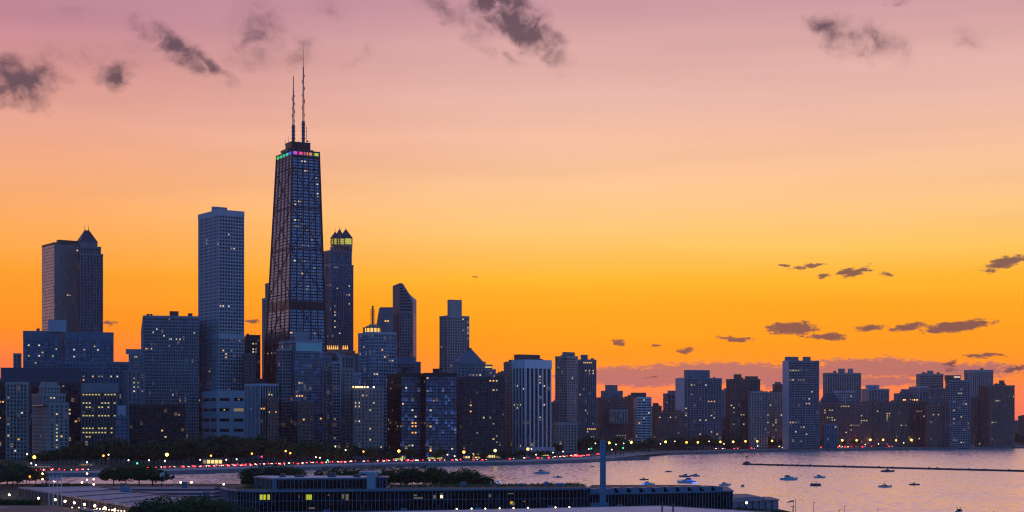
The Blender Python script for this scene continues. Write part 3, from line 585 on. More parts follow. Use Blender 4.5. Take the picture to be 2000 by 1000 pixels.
for k in range(int((zf(553) - Hb) / 3.6)):
    for i in range(0, 8):
        x = Lr * (i + .5) / 8; z = Hb + 2 + k * 3.6
        lim = zf(553) - max(0, (x + 1.2 - lx(784)) / (Lr - lx(784))) * (zf(553) - zf(584))
        if z + 3 < lim: MB().box(x - 1.0, x + 1.0, -.36, -.1, z, z + 2).build('window', M['glassd'], b.root)
sl = MB().add([(lx(785),-.4,zf(553)),(Lr,-.4,zf(584)),(Lr+.1,Ll,zf(560)),(lx(798),Ll,zf(553)),(lx(785),-.4,zf(553)-.6),(Lr,-.4,zf(584)-.6),(Lr+.1,Ll,zf(560)-.6),(lx(798),Ll,zf(553)-.6)],[(0,1,2,3),(7,6,5,4),(0,4,5,1),(1,5,6,2),(2,6,7,3),(3,7,4,0)])
sl.build('slanted_skylight', M['marble'], b.root)
sd = MB()                                                  # chamfer wall at the corner, pink light put into its colour
q = b.inv @ (Vector((PX(813.5, Y + 14), Y + 14, 0)) - b.C)
MB().add([(Lr,0,2),(q.x,q.y,2),(q.x,q.y,zf(584)),(Lr,0,zf(584)),(Lr,Ll,2),(Lr,Ll,zf(562))],[(0,1,2,3),(1,4,5,2),(3,2,5),(0,3,5,4),(0,4,1)]).build('chamfer_wall', M['chamfer'], b.root)
bb = MB()
for k in range(48):
    z = 4 + k * 3.4; A, Bq = Vector((Lr, 0, z)), Vector((q.x, q.y, z)); n = Vector((Bq - A)).normalized(); n = Vector((n.y, -n.x, 0)) * .12
    A2, B2 = A.lerp(Bq, .08), A.lerp(Bq, .92); bb.add([A2 + n, B2 + n, B2 + n + Vector((0,0,1.4)), A2 + n + Vector((0,0,1.4))], [(0,1,2,3)])
bb.build('chamfer_glazing', M['glassp'], b.root)['pane'] = (2, 2, 3.4)
wv_ = b.inv @ (Vector((PX(768, 1790), 1790, 0)) - b.C); wl = b.inv @ (Vector((PX(734, 1790), 1790, 0)) - b.C); wt = b.inv @ (Vector((PX(743, 1790), 1790, 0)) - b.C)
z6, z7 = zf(600, 1790), zf(650, 1790)
m = MB().add([(wl.x,wl.y,2),(wv_.x,wv_.y,2),(wv_.x,wv_.y,z6),(wt.x,wt.y,z6),(wl.x,wl.y,z7-4)] + [(p.x + 3, p.y + 24, zz) for p, zz in ((wl,2),(wv_,2),(wv_,z6),(wt,z6),(wl,z7-4))],
             [(0,1,2,3,4),(9,8,7,6,5),(0,4,9,5),(4,3,8,9),(3,2,7,8),(1,6,7,2)])
m.build('stepped_wing', M['granite'], b.root)
m = MB()
for k in range(26):
    for i in range(7):
        t = (i + .5) / 7; p = wl.lerp(wv_, t); z = 8 + k * 3.5
        if z + 2 < z6 and not (i < 3 and z > z7 - 10 + i * 10): m.box(p.x - .9, p.x + .9, p.y - .12, p.y + .12, z, z + 1.9)
m.build('wing_glazing', M['glass'], b.root)['pane'] = (2, 2, 3.5)
for px, py in ((753,627),(758,627)):
    p = b.inv @ (P(px, py, 1790) - b.C); MB().box(-1, 1, -.25, .1, -.9, .9).build('lit_window', M['orange'], b.root, (p.x, p.y - 0.0, p.z))
T('low_bluish_annex', 'low bluish annex roofs between the mast tower and twin black slabs', '', 'building', 768, 774, 821, 706, 1700, a=10, st='bands', wall='bluepanel', lit=3, cl=4, ph=[(772,812,698)])
T('hazy_back_block', 'small plain purple block in the gap right of lantern tower', '', 'building', 686, 690, 704, 690, 1950, a=10, st='punch', wall='granite', cl=0)
T('pale_blue_back_block', 'pale blue plain block low between lantern tower and mast tower', '', 'building', 680, 684, 704, 728, 1580, a=10, st='fine', wall='marble', gl='glassl', cl=0)
# --- twin black slabs
for (xl, xc, xr, lab, ref, lp) in ((757, 784, 821, 'western black steel and glass slab, with a cluster of orange windows low down', 'the western twin slab', [(763,758),(759,821,'orange'),(759,837,'orange'),(776,839,'dim'),(804,826,'orange'),(808,829,'orange'),(805,832,'orange'),(810,832,'orange'),(813,829,'orange'),(804,845,'orange'),(809,845,'orange'),(813,845,'orange'),(767,801),(787,788),(804,800,'cool'),(811,813,'cool'),(793,757,'cool'),(802,870),(808,870,'cool')]),
                             (820, 832, 892, 'eastern black steel and glass slab, the wider twin with a pale blue face', 'the eastern twin slab', [(835,738),(846,780),(847,783),(836,763),(839,831,'orange'),(822,850),(829,742),(884,874,'cool'),(840,800,'cool')])):
    b = T('black_glass_slab', lab, ref, 'apartment tower', xl, xc, xr, 728, 1450 if xl < 800 else 1440, a=18 if xl < 800 else 14, st='mies', wall='black', gl='glassl' , top=3.5, litpx=lp, lit=4, cl=2, ph=[(784,802,717)] if xl < 800 else [(845,862,720)])
    w = b.vols[0]; MB().box(-.05, .04, .3, w['Ll'] - .3, 4, w['Ht'] - 4).build('shaded_side_glazing', M['glassd'], b.root, w['o'])['pane'] = (3, 3, 3)  # pale glass carries the right face's light, this dark sheet the left face's shade
# --- stone tower with turret, dark pyramid block
b = T('turret_topped_tower', 'octagonal looking stone apartment tower with a tall square turret on top', '', 'apartment tower', 859, 874, 916, 616, 1760, a=30, st=(3.3,3.2,1.2,1.2,.4,.3), wall='lime', gl='glass', lit=6, litpx=[(912,630),(912,640),(912,645),(912,651),(906,646),(906,625),(863,680)], cl=2)
w = b.vols[0]
t_ = penthouse(b, 874, 902, 586, wall='lime', name='turret', depth=.4); 
b2 = b
for px in (876, 895, 900): pass
MB().tube((w['Lr']*.75, w['Ll']*.4, w['Ht'] + 16), (w['Lr']*.75, w['Ll']*.4, w['Ht'] + 21.5), .35, .2).build('mast', M['antenna'], b.root, w['o'])
b = T('pyramid_roofed_block', 'dark brown apartment block with a truncated pyramid roof and stepped shoulders', 'the pyramid roofed block', 'apartment building', 888, 894, 948, 706, 1560, a=8, st='punch', wall='granite', gl='glassd', lit=3, litpx=[(930,731),(935,731),(928,737)], cl=0)
w = b.vols[0]; mid = w['o'] + Vector((w['Lr'] * .42, w['Ll'] * .4, 0)); h0 = w['Ht'] - .3; h1 = CH + (820 - 683) * 1575 / F
MB().fru([(-13,-9),(15,-9),(15,9),(-13,9)], h0, [(-1.5,-2),(4,-2),(4,2),(-1.5,2)], h1).build('pyramid_roof', M['pyr'], b.root, mid)
MB().box(-1.0, 3.5, -1.5, 1.5, h1 - .3, h1 + 1.8).build('roof_cap', M['copper'], b.root, mid)
volume(b, 945, 949, 968, 721, 1562, st='punch', wall='granite', gl='glassd', litpx=[(950,717,'lime_l'),(955,717,'lime_l'),(961,730),(963,733)])
m = MB()
p = b.inv @ (P(954, 717, 1561) - b.C); MB().box(-3.4, 3.4, -.3, .2, -.7, .7).build('lit_band', M['lime_l'], b.root, (p.x, p.y - .6, p.z))
volume(b, 946, 949, 961, 712, 1568, st='punch', wall='granite', gl='glassd')
T('dark_brown_apartments', 'wide dark brown apartment block below the pyramid roof, few windows lit', 'the dark brown apartments', 'apartment building', 889, 897, 986, 736, 1480, a=10, st=(3.2,3.0,1.5,1.5,.2,.15), wall='dark', gl='glassd', lit=4, litpx=[(955,742,'orange'),(960,742,'orange'),(965,742,'orange'),(970,742),(964,764),(970,764,'dim'),(921,793,'orange'),(918,803,'orange'),(956,818),(966,830),(934,846),(964,858),(968,850),(973,862),(969,866)], cl=2)
T('low_back_row', 'low purple roof in the sky gap beside the pyramid block', '', 'building', 966, 970, 1003, 729, 1700, a=8, st='punch', wall='brown', lit=2, cl=2)
# --- white finned tower
b = T('brick_side_tower', 'brownish tower with small windows attached behind the white finned tower', '', 'apartment tower', 984, 990, 1012, 706, 1620, a=8, st=(3.3,3.3,1.9,1.6,.2,.15), wall='tan', lit=3, cl=2)
b = T('white_finned_tower', 'tall tower of white vertical fins and dark glass strips with a plain crown', 'the white finned tower', 'apartment tower', 1002, 1026, 1075, 702, 1570, a=40, st=(5.4,3.2,1.75,.55,1.0,.1), wall='white', sp='dark', gl='glassd', top=9, lit=3, litpx=[(1054,733),(1051,749),(1056,749),(1063,753,'cool'),(1053,817,'lime_l'),(1013,755,'cool'),(1020,760,'cool'),(1012,796),(1063,790,'cool'),(1014,869),(1019,868),(1031,875),(1054,743)], ph=[(1004,1055,693,None,'brown')], cl=4)
MB().box(b.vols[0]['Lr'] * -.02 - 1, b.vols[0]['Lr'] + 3, -4, 12, 2, CH + (820 - 874) * 1568 / F).build('podium', M['marble'], b.root)
# --- pair at the bend
b = T('paired_slab_tower', 'pinkish gridded slab, left one of a pair at the bend of the shore', 'the gridded pair of slabs', 'apartment tower', 1085, 1108, 1128, 695, 1800, a=44, st=(3.4,3.2,.9,1.2,.4,.3), wall='lime', gl='glass', lit=5, litpx=[(1117,740),(1119,740,'lime_l'),(1091,716)], ph=[(1098,1123,688,None,'granite')], cl=3)
b = T('paired_slab_tower', 'darker slab with lit amber top row, right one of the pair at the shore bend', 'the amber topped slab', 'apartment tower', 1127, 1131, 1164, 702, 1830, a=12, st=(2.4,3.2,.85,.7,.5,.2), wall='granite', gl='glass', lit=8, litpx=[(x, 710, 'orange') for x in (1140,1143,1147,1150,1154)] + [(1152,722,'orange'),(1157,722,'orange'),(1160,722,'orange'),(1153,730),(1157,730),(1133,771),(1145,800),(1147,807),(1140,759)] + [(x, 839, 'orange') for x in (1146,1150,1154,1158,1162)] + [(1155,855),(1158,855)], ph=[(1134,1148,693,None,'granite')], cl=3)
b = T('ornate_stone_house', 'low ornate stone apartment house with heavy cornice beside the white finned tower', 'the ornate stone house', 'apartment building', 1081, 1086, 1126, 824, 1680, a=8, st=(3.4,3.4,1.7,1.4,.6,.3), wall='lime', gl='glassd', lit=2, cl=3)
w = b.vols[0]; MB().box(-1.3, w['Lr'] + 1.3, -1.3, w['Ll'] + 1.3, w['Ht'] - 3.6, w['Ht'] - 2.4).build('cornice', M['marble'], b.root, w['o'])
T('dark_brick_infill', 'dark brick house in the gap beside white finned tower', '', 'building', 1073, 1078, 1090, 785, 1760, a=8, st='punch', wall='brown', lit=2, cl=2)
# --- right hand shore
b = T('stepped_brick_tower', 'stepped brown brick tower with penthouse, seen right of the blue pylon', 'the stepped brick tower', 'apartment tower', 1165, 1170, 1224, 776, 1900, a=8, st='punch', wall='brick', lit=6, litpx=[(1208,805),(1212,813),(1219,854)], cl=4, ph=[(1182,1206,752,None,'granite')])
volume(b, 1174, 1178, 1216, 763, 1905, st='punch', wall='granite', ybot=780)
volume(b, 1190, 1194, 1225, 800, 1880, st='piers', wall='lime', ybot=826)
T('brown_corner_tower', 'brown brick house between the stepped brick tower and white banded building', '', 'apartment building', 1220, 1226, 1242, 774, 1960, a=10, st='punch', wall='brick', lit=3, cl=2)
b = T('white_banded_building', 'small white building with horizontal window bands and lit roof', 'the white banded building', 'apartment building', 1238, 1244, 1272, 775, 1900, a=10, st=(6,3.3,.5,1.5,.2,.3), wall='white', gl='glassd', lit=4, litpx=[(1262,781),(1246,777,'orange'),(1248,829,'orange'),(1243,852,'cool'),(1265,806,'cool'),(1257,817,'lime_l')], ph=[(1232,1262,767,None,'brown')], cl=3)
T('dark_gabled_house', 'small dark brown house with uneven roof in the gap under open sky', '', 'building', 1271, 1276, 1292, 793, 2050, a=10, st='punch', wall='brown', lit=2, ph=[(1275,1286,787)], cl=2)
b = T('low_brown_apartments', 'low wide brown apartments with tall narrow windows before the broad tower', 'the low brown apartments', 'apartment building', 1280, 1286, 1338, 804, 1920, a=8, st='punch', wall='brick', lit=4, litpx=[(1318,815),(1321,815),(1325,847)], cl=8)
T('grey_stub_tower', 'grey stub of a tower peering over the low brown apartments', '', 'tower', 1296, 1304, 1324, 768, 2150, a=14, st='balcony', wall='granite', lit=3, ph=[(1304,1322,763)], cl=1)
b = T('broad_balcony_tower', 'broad grey tower with pale blank end wall, roof band and bright amber window row', 'the broad balcony tower', 'apartment tower', 1321, 1337, 1409, 738, 1960, a=14, st=(3.9,3.0,1.1,.9,.4,.75), wall='granite', gl='glass', lit=16, litpx=[(1351,752),(1355,752),(1376,753),(1385,783,'orange'),(1388,783,'orange'),(1392,783,'orange'),(1396,783,'orange'),(1341,799,'orange'),(1341,806),(1367,822),(1390,811),(1390,842),(1366,850,'orange'),(1369,850,'orange'),(1401,850,'orange')], ph=[(1336,1386,723)], cl=4, top=1.5)
w = b.vols[0]; MB().box(-1.1, -.4, -.6, w['Ll'] + .6, 2, w['Ht'] + .3).build('blank_end_wall', M['marble'], b.root, w['o'])
T('hazy_back_tower', 'pale hazy tower in the narrow gap right of the broad balcony tower', '', 'tower', 1406, 1410, 1424, 761, 2250, a=10, st='grid', wall='lime', lit=1, cl=1)
b = T('brown_twin_crown_tower', 'brown tower with two uneven rooftop crowns and rounded shoulder', 'the twin crown tower', 'apartment tower', 1419, 1426, 1484, 740, 2000, a=10, st=(3.4,3.1,1.4,1.1,.5,.15), wall='brown', gl='glass', lit=10, litpx=[(1433,798),(1434,806),(1450,810,'lime_l'),(1453,810,'lime_l'),(1454,830),(1452,854),(1435,830)], ph=[(1433,1448,731),(1455,1480,735)], cl=4)
T('ribbed_grey_house', 'slim grey house with vertical ribs between two brown towers', '', 'apartment building', 1462, 1467, 1498, 764, 1985, a=10, st='piers', wall='lime', lit=4, cl=3)
b = T('brick_mid_rise', 'brown mid-rise with a stepped roof, left of the tallest shoreline tower', 'the stepped brown mid-rise', 'apartment building', 1492, 1497, 1534, 766, 2020, a=8, st='punch', wall='lime', lit=12, litpx=[(1499,812),(1500,823),(1499,845),(1516,818,'lime_l'),(1509,830,'lime_l'),(1516,838)], cl=5)
volume(b, 1509, 1513, 1534, 750, 2060, st='punch', wall='brown')
penthouse(b, 1513, 1525, 746, w=b.vols[1])
b = T('tall_shoreline_tower', 'tallest tower on the far shore, striped balconies and two roof boxes', 'the tallest shoreline tower', 'apartment tower', 1530, 1541, 1599, 704, 1960, a=10, st=(3.8,3.0,.7,1.0,.45,.8), wall='granite', gl='glass', lit=18, litpx=[(1542,722,'lime_l'),(1546,722,'orange'),(1550,722,'orange'),(1554,723,'lime_l'),(1558,723,'lime_l'),(1546,743),(1551,743),(1585,767),(1578,779),(1582,779),(1573,788),(1578,788,'orange'),(1582,788,'orange'),(1544,825),(1548,824,'orange'),(1565,833),(1570,833),(1567,836),(1577,849)], ph=[(1533,1559,697),(1568,1583,697)], cl=2)
w = b.vols[0]; MB().box(-1.1, -.5, -.5, w['Ll'] + .5, 2, w['Ht'] + .2).build('blank_end_wall', M['marble'], b.root, w['o'])
b = T('cream_grid_tower', 'pale gridded tower with two small roof boxes above the low brown row', '', 'apartment tower', 1608, 1616, 1681, 728, 2200, a=10, st=(3.6,3.2,1.3,.9,.6,.2), wall='lime', gl='glass', lit=8, ph=[(1637,1650,720),(1656,1666,720)], cl=2)
T('pale_slab_house', 'pale low slab with square windows in front of the cream grid tower', '', 'apartment building', 1629, 1634, 1669, 763, 2150, a=8, st='grid', wall='marble', gl='glassd', lit=5, cl=2)
b = T('gabled_brown_block', 'dark brown block with a sloping mansard roof right of tallest shoreline tower', 'the mansard brown block', 'apartment building', 1599, 1604, 1642, 786, 2060, a=8, st='punch', wall='brown', lit=8, litpx=[(1609,801),(1613,801),(1619,801),(1624,801),(1613,808),(1625,815,'lime_l'),(1625,819,'lime_l'),(1632,822)], cl=3)
w = b.vols[0]; MB().fru([(0,0),(w['Lr'],0),(w['Lr'],w['Ll']),(0,w['Ll'])], w['Ht'] - .3, [(w['Lr']*.25,4),(w['Lr']*.7,4),(w['Lr']*.7,w['Ll']-4),(w['Lr']*.25,w['Ll']-4)], w['Ht'] + 13).build('mansard_roof', M['copper'], b.root, w['o'])
T('blue_grey_low_house', 'small blue grey house low between brown blocks near the shore lamps', '', 'building', 1606, 1610, 1634, 828, 1990, a=8, st='piers', wall='bluepanel', lit=3, cl=1)
b = T('long_brown_row', 'long dark red brick row with scattered lit windows, widest on the far shore', 'the long brick row', 'apartment building', 1634, 1640, 1700, 788, 2080, a=6, st='punch', wall='brick', lit=18, litpx=[(1652,789,'orange'),(1664,789),(1661,838,'lime_l'),(1684,825)], cl=8)
b = T('dark_brick_row', 'dark brick row with lit roofline between the long row and white slab', 'the dark brick row', 'apartment building', 1688, 1693, 1772, 784, 2100, a=6, st=(3.4,3.2,1.6,1.4,.5,.15), wall='brown', lit=20, litpx=[(1735,807,'orange'),(1734,822)] , cl=7)
T('pale_cube_tower', 'pale tower with blank left wall and one square roof box', 'the pale roof box tower', 'tower', 1683, 1697, 1736, 759, 2300, a=14, st='balcony', wall='marble', gl='glass', lit=5, ph=[(1691,1717,752)], cl=2)
b = T('white_topped_slab', 'slab with a white blank wall above a row of amber roof lights', '', 'apartment building', 1746, 1752, 1812, 768, 2250, a=8, st='punch', wall='granite', lit=5, ph=[(1760,1775,760)], cl=4)
volume(b, 1776, 1796, 1812, 754, 2230, st='balcony', wall='marble')
for px in (1765, 1768, 1773, 1778, 1782, 1786, 1791):
    p = b.inv @ (P(px, 781, 2140) - b.C); MB().ball((0,0,0), .85).build('roof_light', M['rlorange'], b.root, (p.x, p.y, p.z))
b = T('ribbed_brown_house', 'brown ribbed house under the amber roof lights', 'the ribbed brown house', 'apartment building', 1764, 1769, 1812, 783, 2120, a=6, st='piers', wall='brown', lit=12, cl=4)
b = T('high_grey_tower', 'high grey tower with a small lit crown, second tallest on far shore', '', 'apartment tower', 1790, 1797, 1842, 730, 2350, a=10, st='grid', wall='lime', lit=8, litpx=[(1803,730,'lime_l'),(1807,730,'lime_l'),(1812,730,'lime_l')], ph=[(1811,1822,724),(1800,1806,727)], cl=3)
T('grey_shoulder_block', 'grey block rising behind the left side of checkered balcony tower', '', 'apartment tower', 1812, 1818, 1852, 758, 2200, a=8, st=(3.4,3.2,1.2,1.2,.4,.2), wall='granite', lit=10, cl=4)
b = T('checkered_balcony_tower', 'dark tower with a regular check of balconies and a lit roof house', 'the checkered balcony tower', 'apartment tower', 1847, 1856, 1894, 742, 2080, a=14, st=(3.6,2.9,.8,1.05,.5,.6), wall='granite', gl='glassd', lit=8, litpx=[(1862,783),(1862,801,'orange'),(1861,818),(1861,825),(1877,761),(1882,791),(1886,791),(1877,816),(1882,838),(1900,827),(1903,834)], ph=[(1845,1876,733,None,'dark')], cl=2)
p = b.inv @ (P(1867, 736.5, 2086) - b.C); MB().box(-4.5, 4.5, -.2, .2, -.8, .8).build('lit_roof_window', M['cool'], b.root, (p.x, p.y - 3, p.z))
b = T('flat_topped_grey_tower', 'grey tower with flat dark roof band and ribbed wall near far end', '', 'apartment tower', 1884, 1899, 1939, 722, 2300, a=16, st='piers', wall='lime', lit=6, litpx=[(1893,727,'cool'),(1903,727,'cool'),(1929,728)], bands=[(722,727)], cl=2)
b = T('end_brown_tower', 'brown tower with a railed roof hut at the far end of the skyline', 'the end brown tower', 'apartment tower', 1912, 1932, 1981, 752, 2120, a=24, st=(3.4,3.0,1.2,1.2,.5,.2), wall='brown', gl='glass', lit=10, litpx=[(1936,823),(1940,823),(1944,823)], ph=[(1951,1962,743)], cl=5)
T('plain_brown_slab', 'plain brown slab between checkered balcony tower and the end tower', 'the plain brown slab', 'apartment building', 1893, 1898, 1930, 776, 2140, a=6, st='punch', wall='brown', lit=6, cl=2)
T('low_brown_infill', 'low brown block under the grey shoulder block', 'the low brown block', 'apartment building', 1806, 1811, 1850, 790, 2090, a=6, st='punch', wall='brick', lit=8, cl=3)
T('edge_stub_building', 'small dark building at the very end of the far shore', '', 'building', 1989, 1993, 2030, 812, 2350, a=8, st='punch', wall='brown', lit=2, cl=2)
T('edge_low_building', 'low dim building half hidden in trees past the end brown tower', '', 'building', 1972, 1976, 1998, 822, 2500, a=8, st='punch', wall='granite', lit=1, cl=1)
T('infill_grey_house', 'plain grey house in the gap beside the tallest shoreline tower', '', 'building', 1480, 1485, 1512, 800, 2040, a=6, st='punch', wall='granite', lit=6, cl=2)
T('infill_brick_house', 'plain brick house between the broad balcony tower and twin crown tower', '', 'building', 1404, 1408, 1424, 818, 2010, a=6, st='punch', wall='brick', lit=2, cl=1)
# ------------------------------------------------------------------ lake, land, road
SH = [(-400,933),(80,929),(200,928),(400,922),(600,916),(800,909),(1000,906),(1148,901),(1200,897.5),(1300,887),(1400,884),(1500,881),(1700,878),(2000,874),(2300,870.5),(2700,867)]
SHY = [(x, YZ(y, 1.2)) for x, y in SH]
def interp(t, x):
    for (a, ya), (b, yb) in zip(t, t[1:]):
        if x <= b: return ya + (yb - ya) * max(0, (x - a) / (b - a))
    return t[-1][1]
def shoreY(px): return interp(SHY, px)
EDGE = [(x, YZ(y, 1.2)) for x, y in [(-400,933),(80,929),(200,928),(400,922),(600,916),(800,909),(1000,906),(1148,901),(1200,897.5),(1268,896),(1238,890.5),(1262,888.5),(1300,887),(1400,884),(1500,881),(1700,878),(2000,874),(2300,870.5),(2700,867)]]
edge = [(PX(x, Y), Y) for x, Y in EDGE]
def strip(d0, d1, z, x0=-400, x1=2700, n=60):
    m = MB(); ps = []
    for i in range(n + 1):
        px = x0 + (x1 - x0) * i / n; Y = shoreY(px); X = PX(px, Y)
        ps.append(((X - .55 * d0, Y + .83 * d0, z), (X - .55 * d1, Y + .83 * d1, z)))
    for a, b_ in zip(ps, ps[1:]): m.add([a[0], b_[0], b_[1], a[1]], [(0,1,2,3)])
    return m
M['land'] = mat('park_ground', (.035,.05,.022), .95, .4, .02, streak=False); M['pave'] = mat('promenade_concrete', (.45,.41,.41), .85, .3, .02, streak=False)
M['seawall'] = mat('seawall_concrete', (.16,.15,.15), .8, .4, .1); M['asphalt'] = mat('asphalt', (.06,.06,.065), .7, .3, .05, streak=False); M['sand'] = mat('beach_sand', (.34,.29,.23), .9, .2, .03, streak=False)
M['line'] = mat('road_paint', (.75,.75,.72), .6); M['grass'] = mat('lawn_grass', (.045,.085,.02), .95, .35, .08, streak=False)
MB().prism(edge + [(1800, 2760), (-1800, 2760), (-1800, 1015)], -2, 2.6).build('ground', M['land'], None)['kind'] = 'structure'
def setting(o): o['kind'] = 'structure'; return o
setting(strip(1.2, 46, 2.66).build('promenade', M['pave'], None))
w_ = MB(); 
for (xa, ya), (xb, yb) in zip(edge, edge[1:]):
    d = Vector((xb - xa, yb - ya, 0)).normalized(); n = Vector((d.y, -d.x, 0)) * .35
    A, Bq = Vector((xa, ya, 0)), Vector((xb, yb, 0))
    w_.fru([(A + n)[:2], (Bq + n)[:2], (Bq - n)[:2], (A - n)[:2]], -1, [(A + n)[:2], (Bq + n)[:2], (Bq - n)[:2], (A - n)[:2]], 2.95)
w_.build('shore', M['seawall'], None)['kind'] = 'structure'
setting(strip(14, 17, 3.1).build('walkway_step', M['seawall'], None))
setting(strip(52, 84, 2.72).build('road', M['asphalt'], None))
setting(strip(50, 52, 2.86).build('road_kerb', M['pave'], None))
m = strip(67.7, 68.3, 2.8)
for d in (60, 76):
    s_ = strip(d, d + .25, 2.8, n=400); s_.f = s_.f[::2]; m.add(s_.v, s_.f)
setting(m.build('road_lane_markings', M['line'], None))
setting(strip(2, 40, 2.72, 1290, 2400, 40).build('beach', M['sand'], None))
# near shore
near = [(-900, 905), (-185, 900), (-70, 890), (0, 855), (60, 760), (110, 668), (116, 604), (900, 596), (900, -60), (-900, -60)]
MB().prism(near[::-1] if False else near, -2, 2.5).build('near_ground', M['land'], None)['kind'] = 'structure'
# lake
def water_mat():
    m = bpy.data.materials.new('lake_water'); m.use_nodes = True; t = m.node_tree; b = t.nodes['Principled BSDF']
    nn, ll = t.nodes.new, t.links.new
    b.inputs['Base Color'].default_value = (1.0, .93, .88, 1); b.inputs['Metallic'].default_value = .92
    c = nn('ShaderNodeTexCoord')
    def noise(sx, sy, det, rough=.6):
        mp = nn('ShaderNodeMapping'); mp.inputs['Scale'].default_value = (sx, sy, 1); ll(c.outputs['Object'], mp.inputs[0])
        n = nn('ShaderNodeTexNoise'); n.inputs['Scale'].default_value = 1; n.inputs['Detail'].default_value = det; n.inputs['Roughness'].default_value = rough; ll(mp.outputs[0], n.inputs['Vector']); return n.outputs['Fac']
    a = noise(.28, .055, 4, .7); d = noise(.03, .008, 3); e = noise(.9, .3, 2)
    def ma(op, x, y):
        n = nn('ShaderNodeMath'); n.operation = op
        for i, v in enumerate((x, y)):
            if isinstance(v, float): n.inputs[i].default_value = v
            else: ll(v, n.inputs[i])
        return n.outputs[0]
    h = ma('ADD', ma('MULTIPLY', a, WAVE[0]), ma('ADD', ma('MULTIPLY', d, WAVE[1]), ma('MULTIPLY', e, WAVE[2])))
    bp = nn('ShaderNodeBump'); bp.inputs['Distance'].default_value = 1; bp.inputs['Strength'].default_value = 1; ll(h, bp.inputs['Height']); ll(bp.outputs[0], b.inputs['Normal'])
    rr = nn('ShaderNodeMapRange'); ll(d, rr.inputs[0]); rr.inputs[1].default_value = .35; rr.inputs[2].default_value = .65; rr.inputs[3].default_value = .26; rr.inputs[4].default_value = .34; r2 = nn('ShaderNodeMapRange'); ll(a, r2.inputs[0]); r2.inputs[1].default_value = .35; r2.inputs[2].default_value = .65; r2.inputs[3].default_value = -.12; r2.inputs[4].default_value = .12; ll(ma('ADD', rr.outputs[0], r2.outputs[0]), b.inputs['Roughness'])
    return m
WAVE = (.55, .4, .05)
setting(MB().add([(-1800,-150,0),(1800,-150,0),(1800,2750,0),(-1800,2750,0)], [(0,1,2,3)]).build('water', water_mat(), None))

# ------------------------------------------------------------------ things along the shore, named by what stands above them
ORD = ['first','second','third','fourth','fifth','sixth','seventh','eighth','ninth','tenth','eleventh','twelfth','thirteenth','fourteenth','fifteenth','sixteenth','seventeenth','eighteenth','nineteenth','twentieth']
ORD += ['twenty-' + o for o in ORD[:9]] + ['thirtieth'] + ['thirty-' + o for o in ORD[:9]]
REFS.sort(key=lambda r: (r[0] + r[1]) / 2)
GOOD = [r for r in REFS if r[2] < 2200 and 'tapering' not in r[3] and 'blue medical' not in r[3] and 'mast topped' not in r[3]]
def ref(px): return min(GOOD, key=lambda r: (abs((r[0] + r[1]) / 2 - px)))[3]
pending = {}
def later(o, px, phrase, cat, group):              # phrase uses {o} for the ordinal and {r} for the building above
    pending.setdefault((phrase, ref(px)), []).append((px, o, cat, group))
def settle():
    for (phrase, r), l in pending.items():
        l.sort(key=lambda q: q[0])
        for i, (px, o, cat, group) in enumerate(l):
            o['category'] = cat; o['group'] = group
            o['label'] = (phrase.format(o=(ORD[i] + ' ') if len(l) > 1 else '', r=r) if '{o}' in phrase else phrase).replace('  ', ' ').strip()
# trees
M['bark'] = mat('tree_bark', (.06,.045,.035), .9)
def leafmat(name, c):
    m = mat(name, c, .8, .45, .5, streak=False, spec=.2)
    t = m.node_tree; b = t.nodes['Principled BSDF']
    b.inputs['Subsurface Weight'].default_value = 0
    return m
M['leaf'] = leafmat('leaf_dark_green', (.06,.11,.032)); M['leafb'] = leafmat('leaf_olive', (.075,.11,.032)); M['leafc'] = leafmat('leaf_blue_green', (.045,.10,.05))
def make_tree(seed, h, w, n, leaf, lm, flat=.75, name='tree'):
    rn = random.Random(seed); root = empty(name, (0,0,-500)); t = MB(); cr = MB()
    th = h * .34; t.tube((0,0,-.3), (0,0,th), h * .028, h * .018, 7); cl = []
    for i in range(9):
        an = rn.uniform(0, 6.28); rr = rn.uniform(.25, .85) * w / 2; z = rn.uniform(.48, .95) * h
        z = min(z, h * (1 - .35 * (rr / (w / 2)) ** 2)); e = Vector((rr * math.cos(an), rr * math.sin(an), z - .08 * h))
        t.tube((0,0,th * rn.uniform(.75, 1)), e * .55 + Vector((0,0,th * .5)), h * .013, h * .009, 5); t.tube(e * .55 + Vector((0,0,th * .5)), e, h * .009, h * .003, 4)
        cl.append((e, rn.uniform(.16, .3) * w))
    cl.append((Vector((0,0,h * .82)), w * .26))
    for i in range(7):
        an = rn.uniform(0, 6.28); rr = rn.uniform(.6, 1) * w / 2; cl.append((Vector((rr * math.cos(an), rr * math.sin(an), rn.uniform(.36, .62) * h)), rn.uniform(.1, .2) * w))
    for i in range(n):
        c, r = rn.choice(cl); d = Vector((rn.gauss(0, 1), rn.gauss(0, 1), rn.gauss(0, 1))).normalized() * r * rn.uniform(.35, 1.08) ** .6
        p = c + Vector((d.x, d.y, d.z * flat)); s = leaf * rn.uniform(.6, 1.3)
        u = Vector((rn.gauss(0, 1), rn.gauss(0, 1), rn.gauss(0, .6))).normalized(); v = u.cross(Vector((rn.gauss(0, 1), rn.gauss(0, 1), rn.gauss(0, 1)))).normalized()
        cr.add([p - u * s, p + v * s * .7, p + u * s, p - v * s * .7], [(0,1,2,3)])
    t.build('trunk', M['bark'], root); cr.build('crown', M[lm], root); return root
rt = random.Random(11)
far_protos = [make_tree(20 + i, 16, 15, 1500, .75, ('leaf','leafb','leafc')[i % 3]) for i in range(6)]
near_protos = [make_tree(40 + i, 13, 14, 5000, .42, ('leaf','leafc','leafb')[i % 3]) for i in range(4)]
fresh = set()
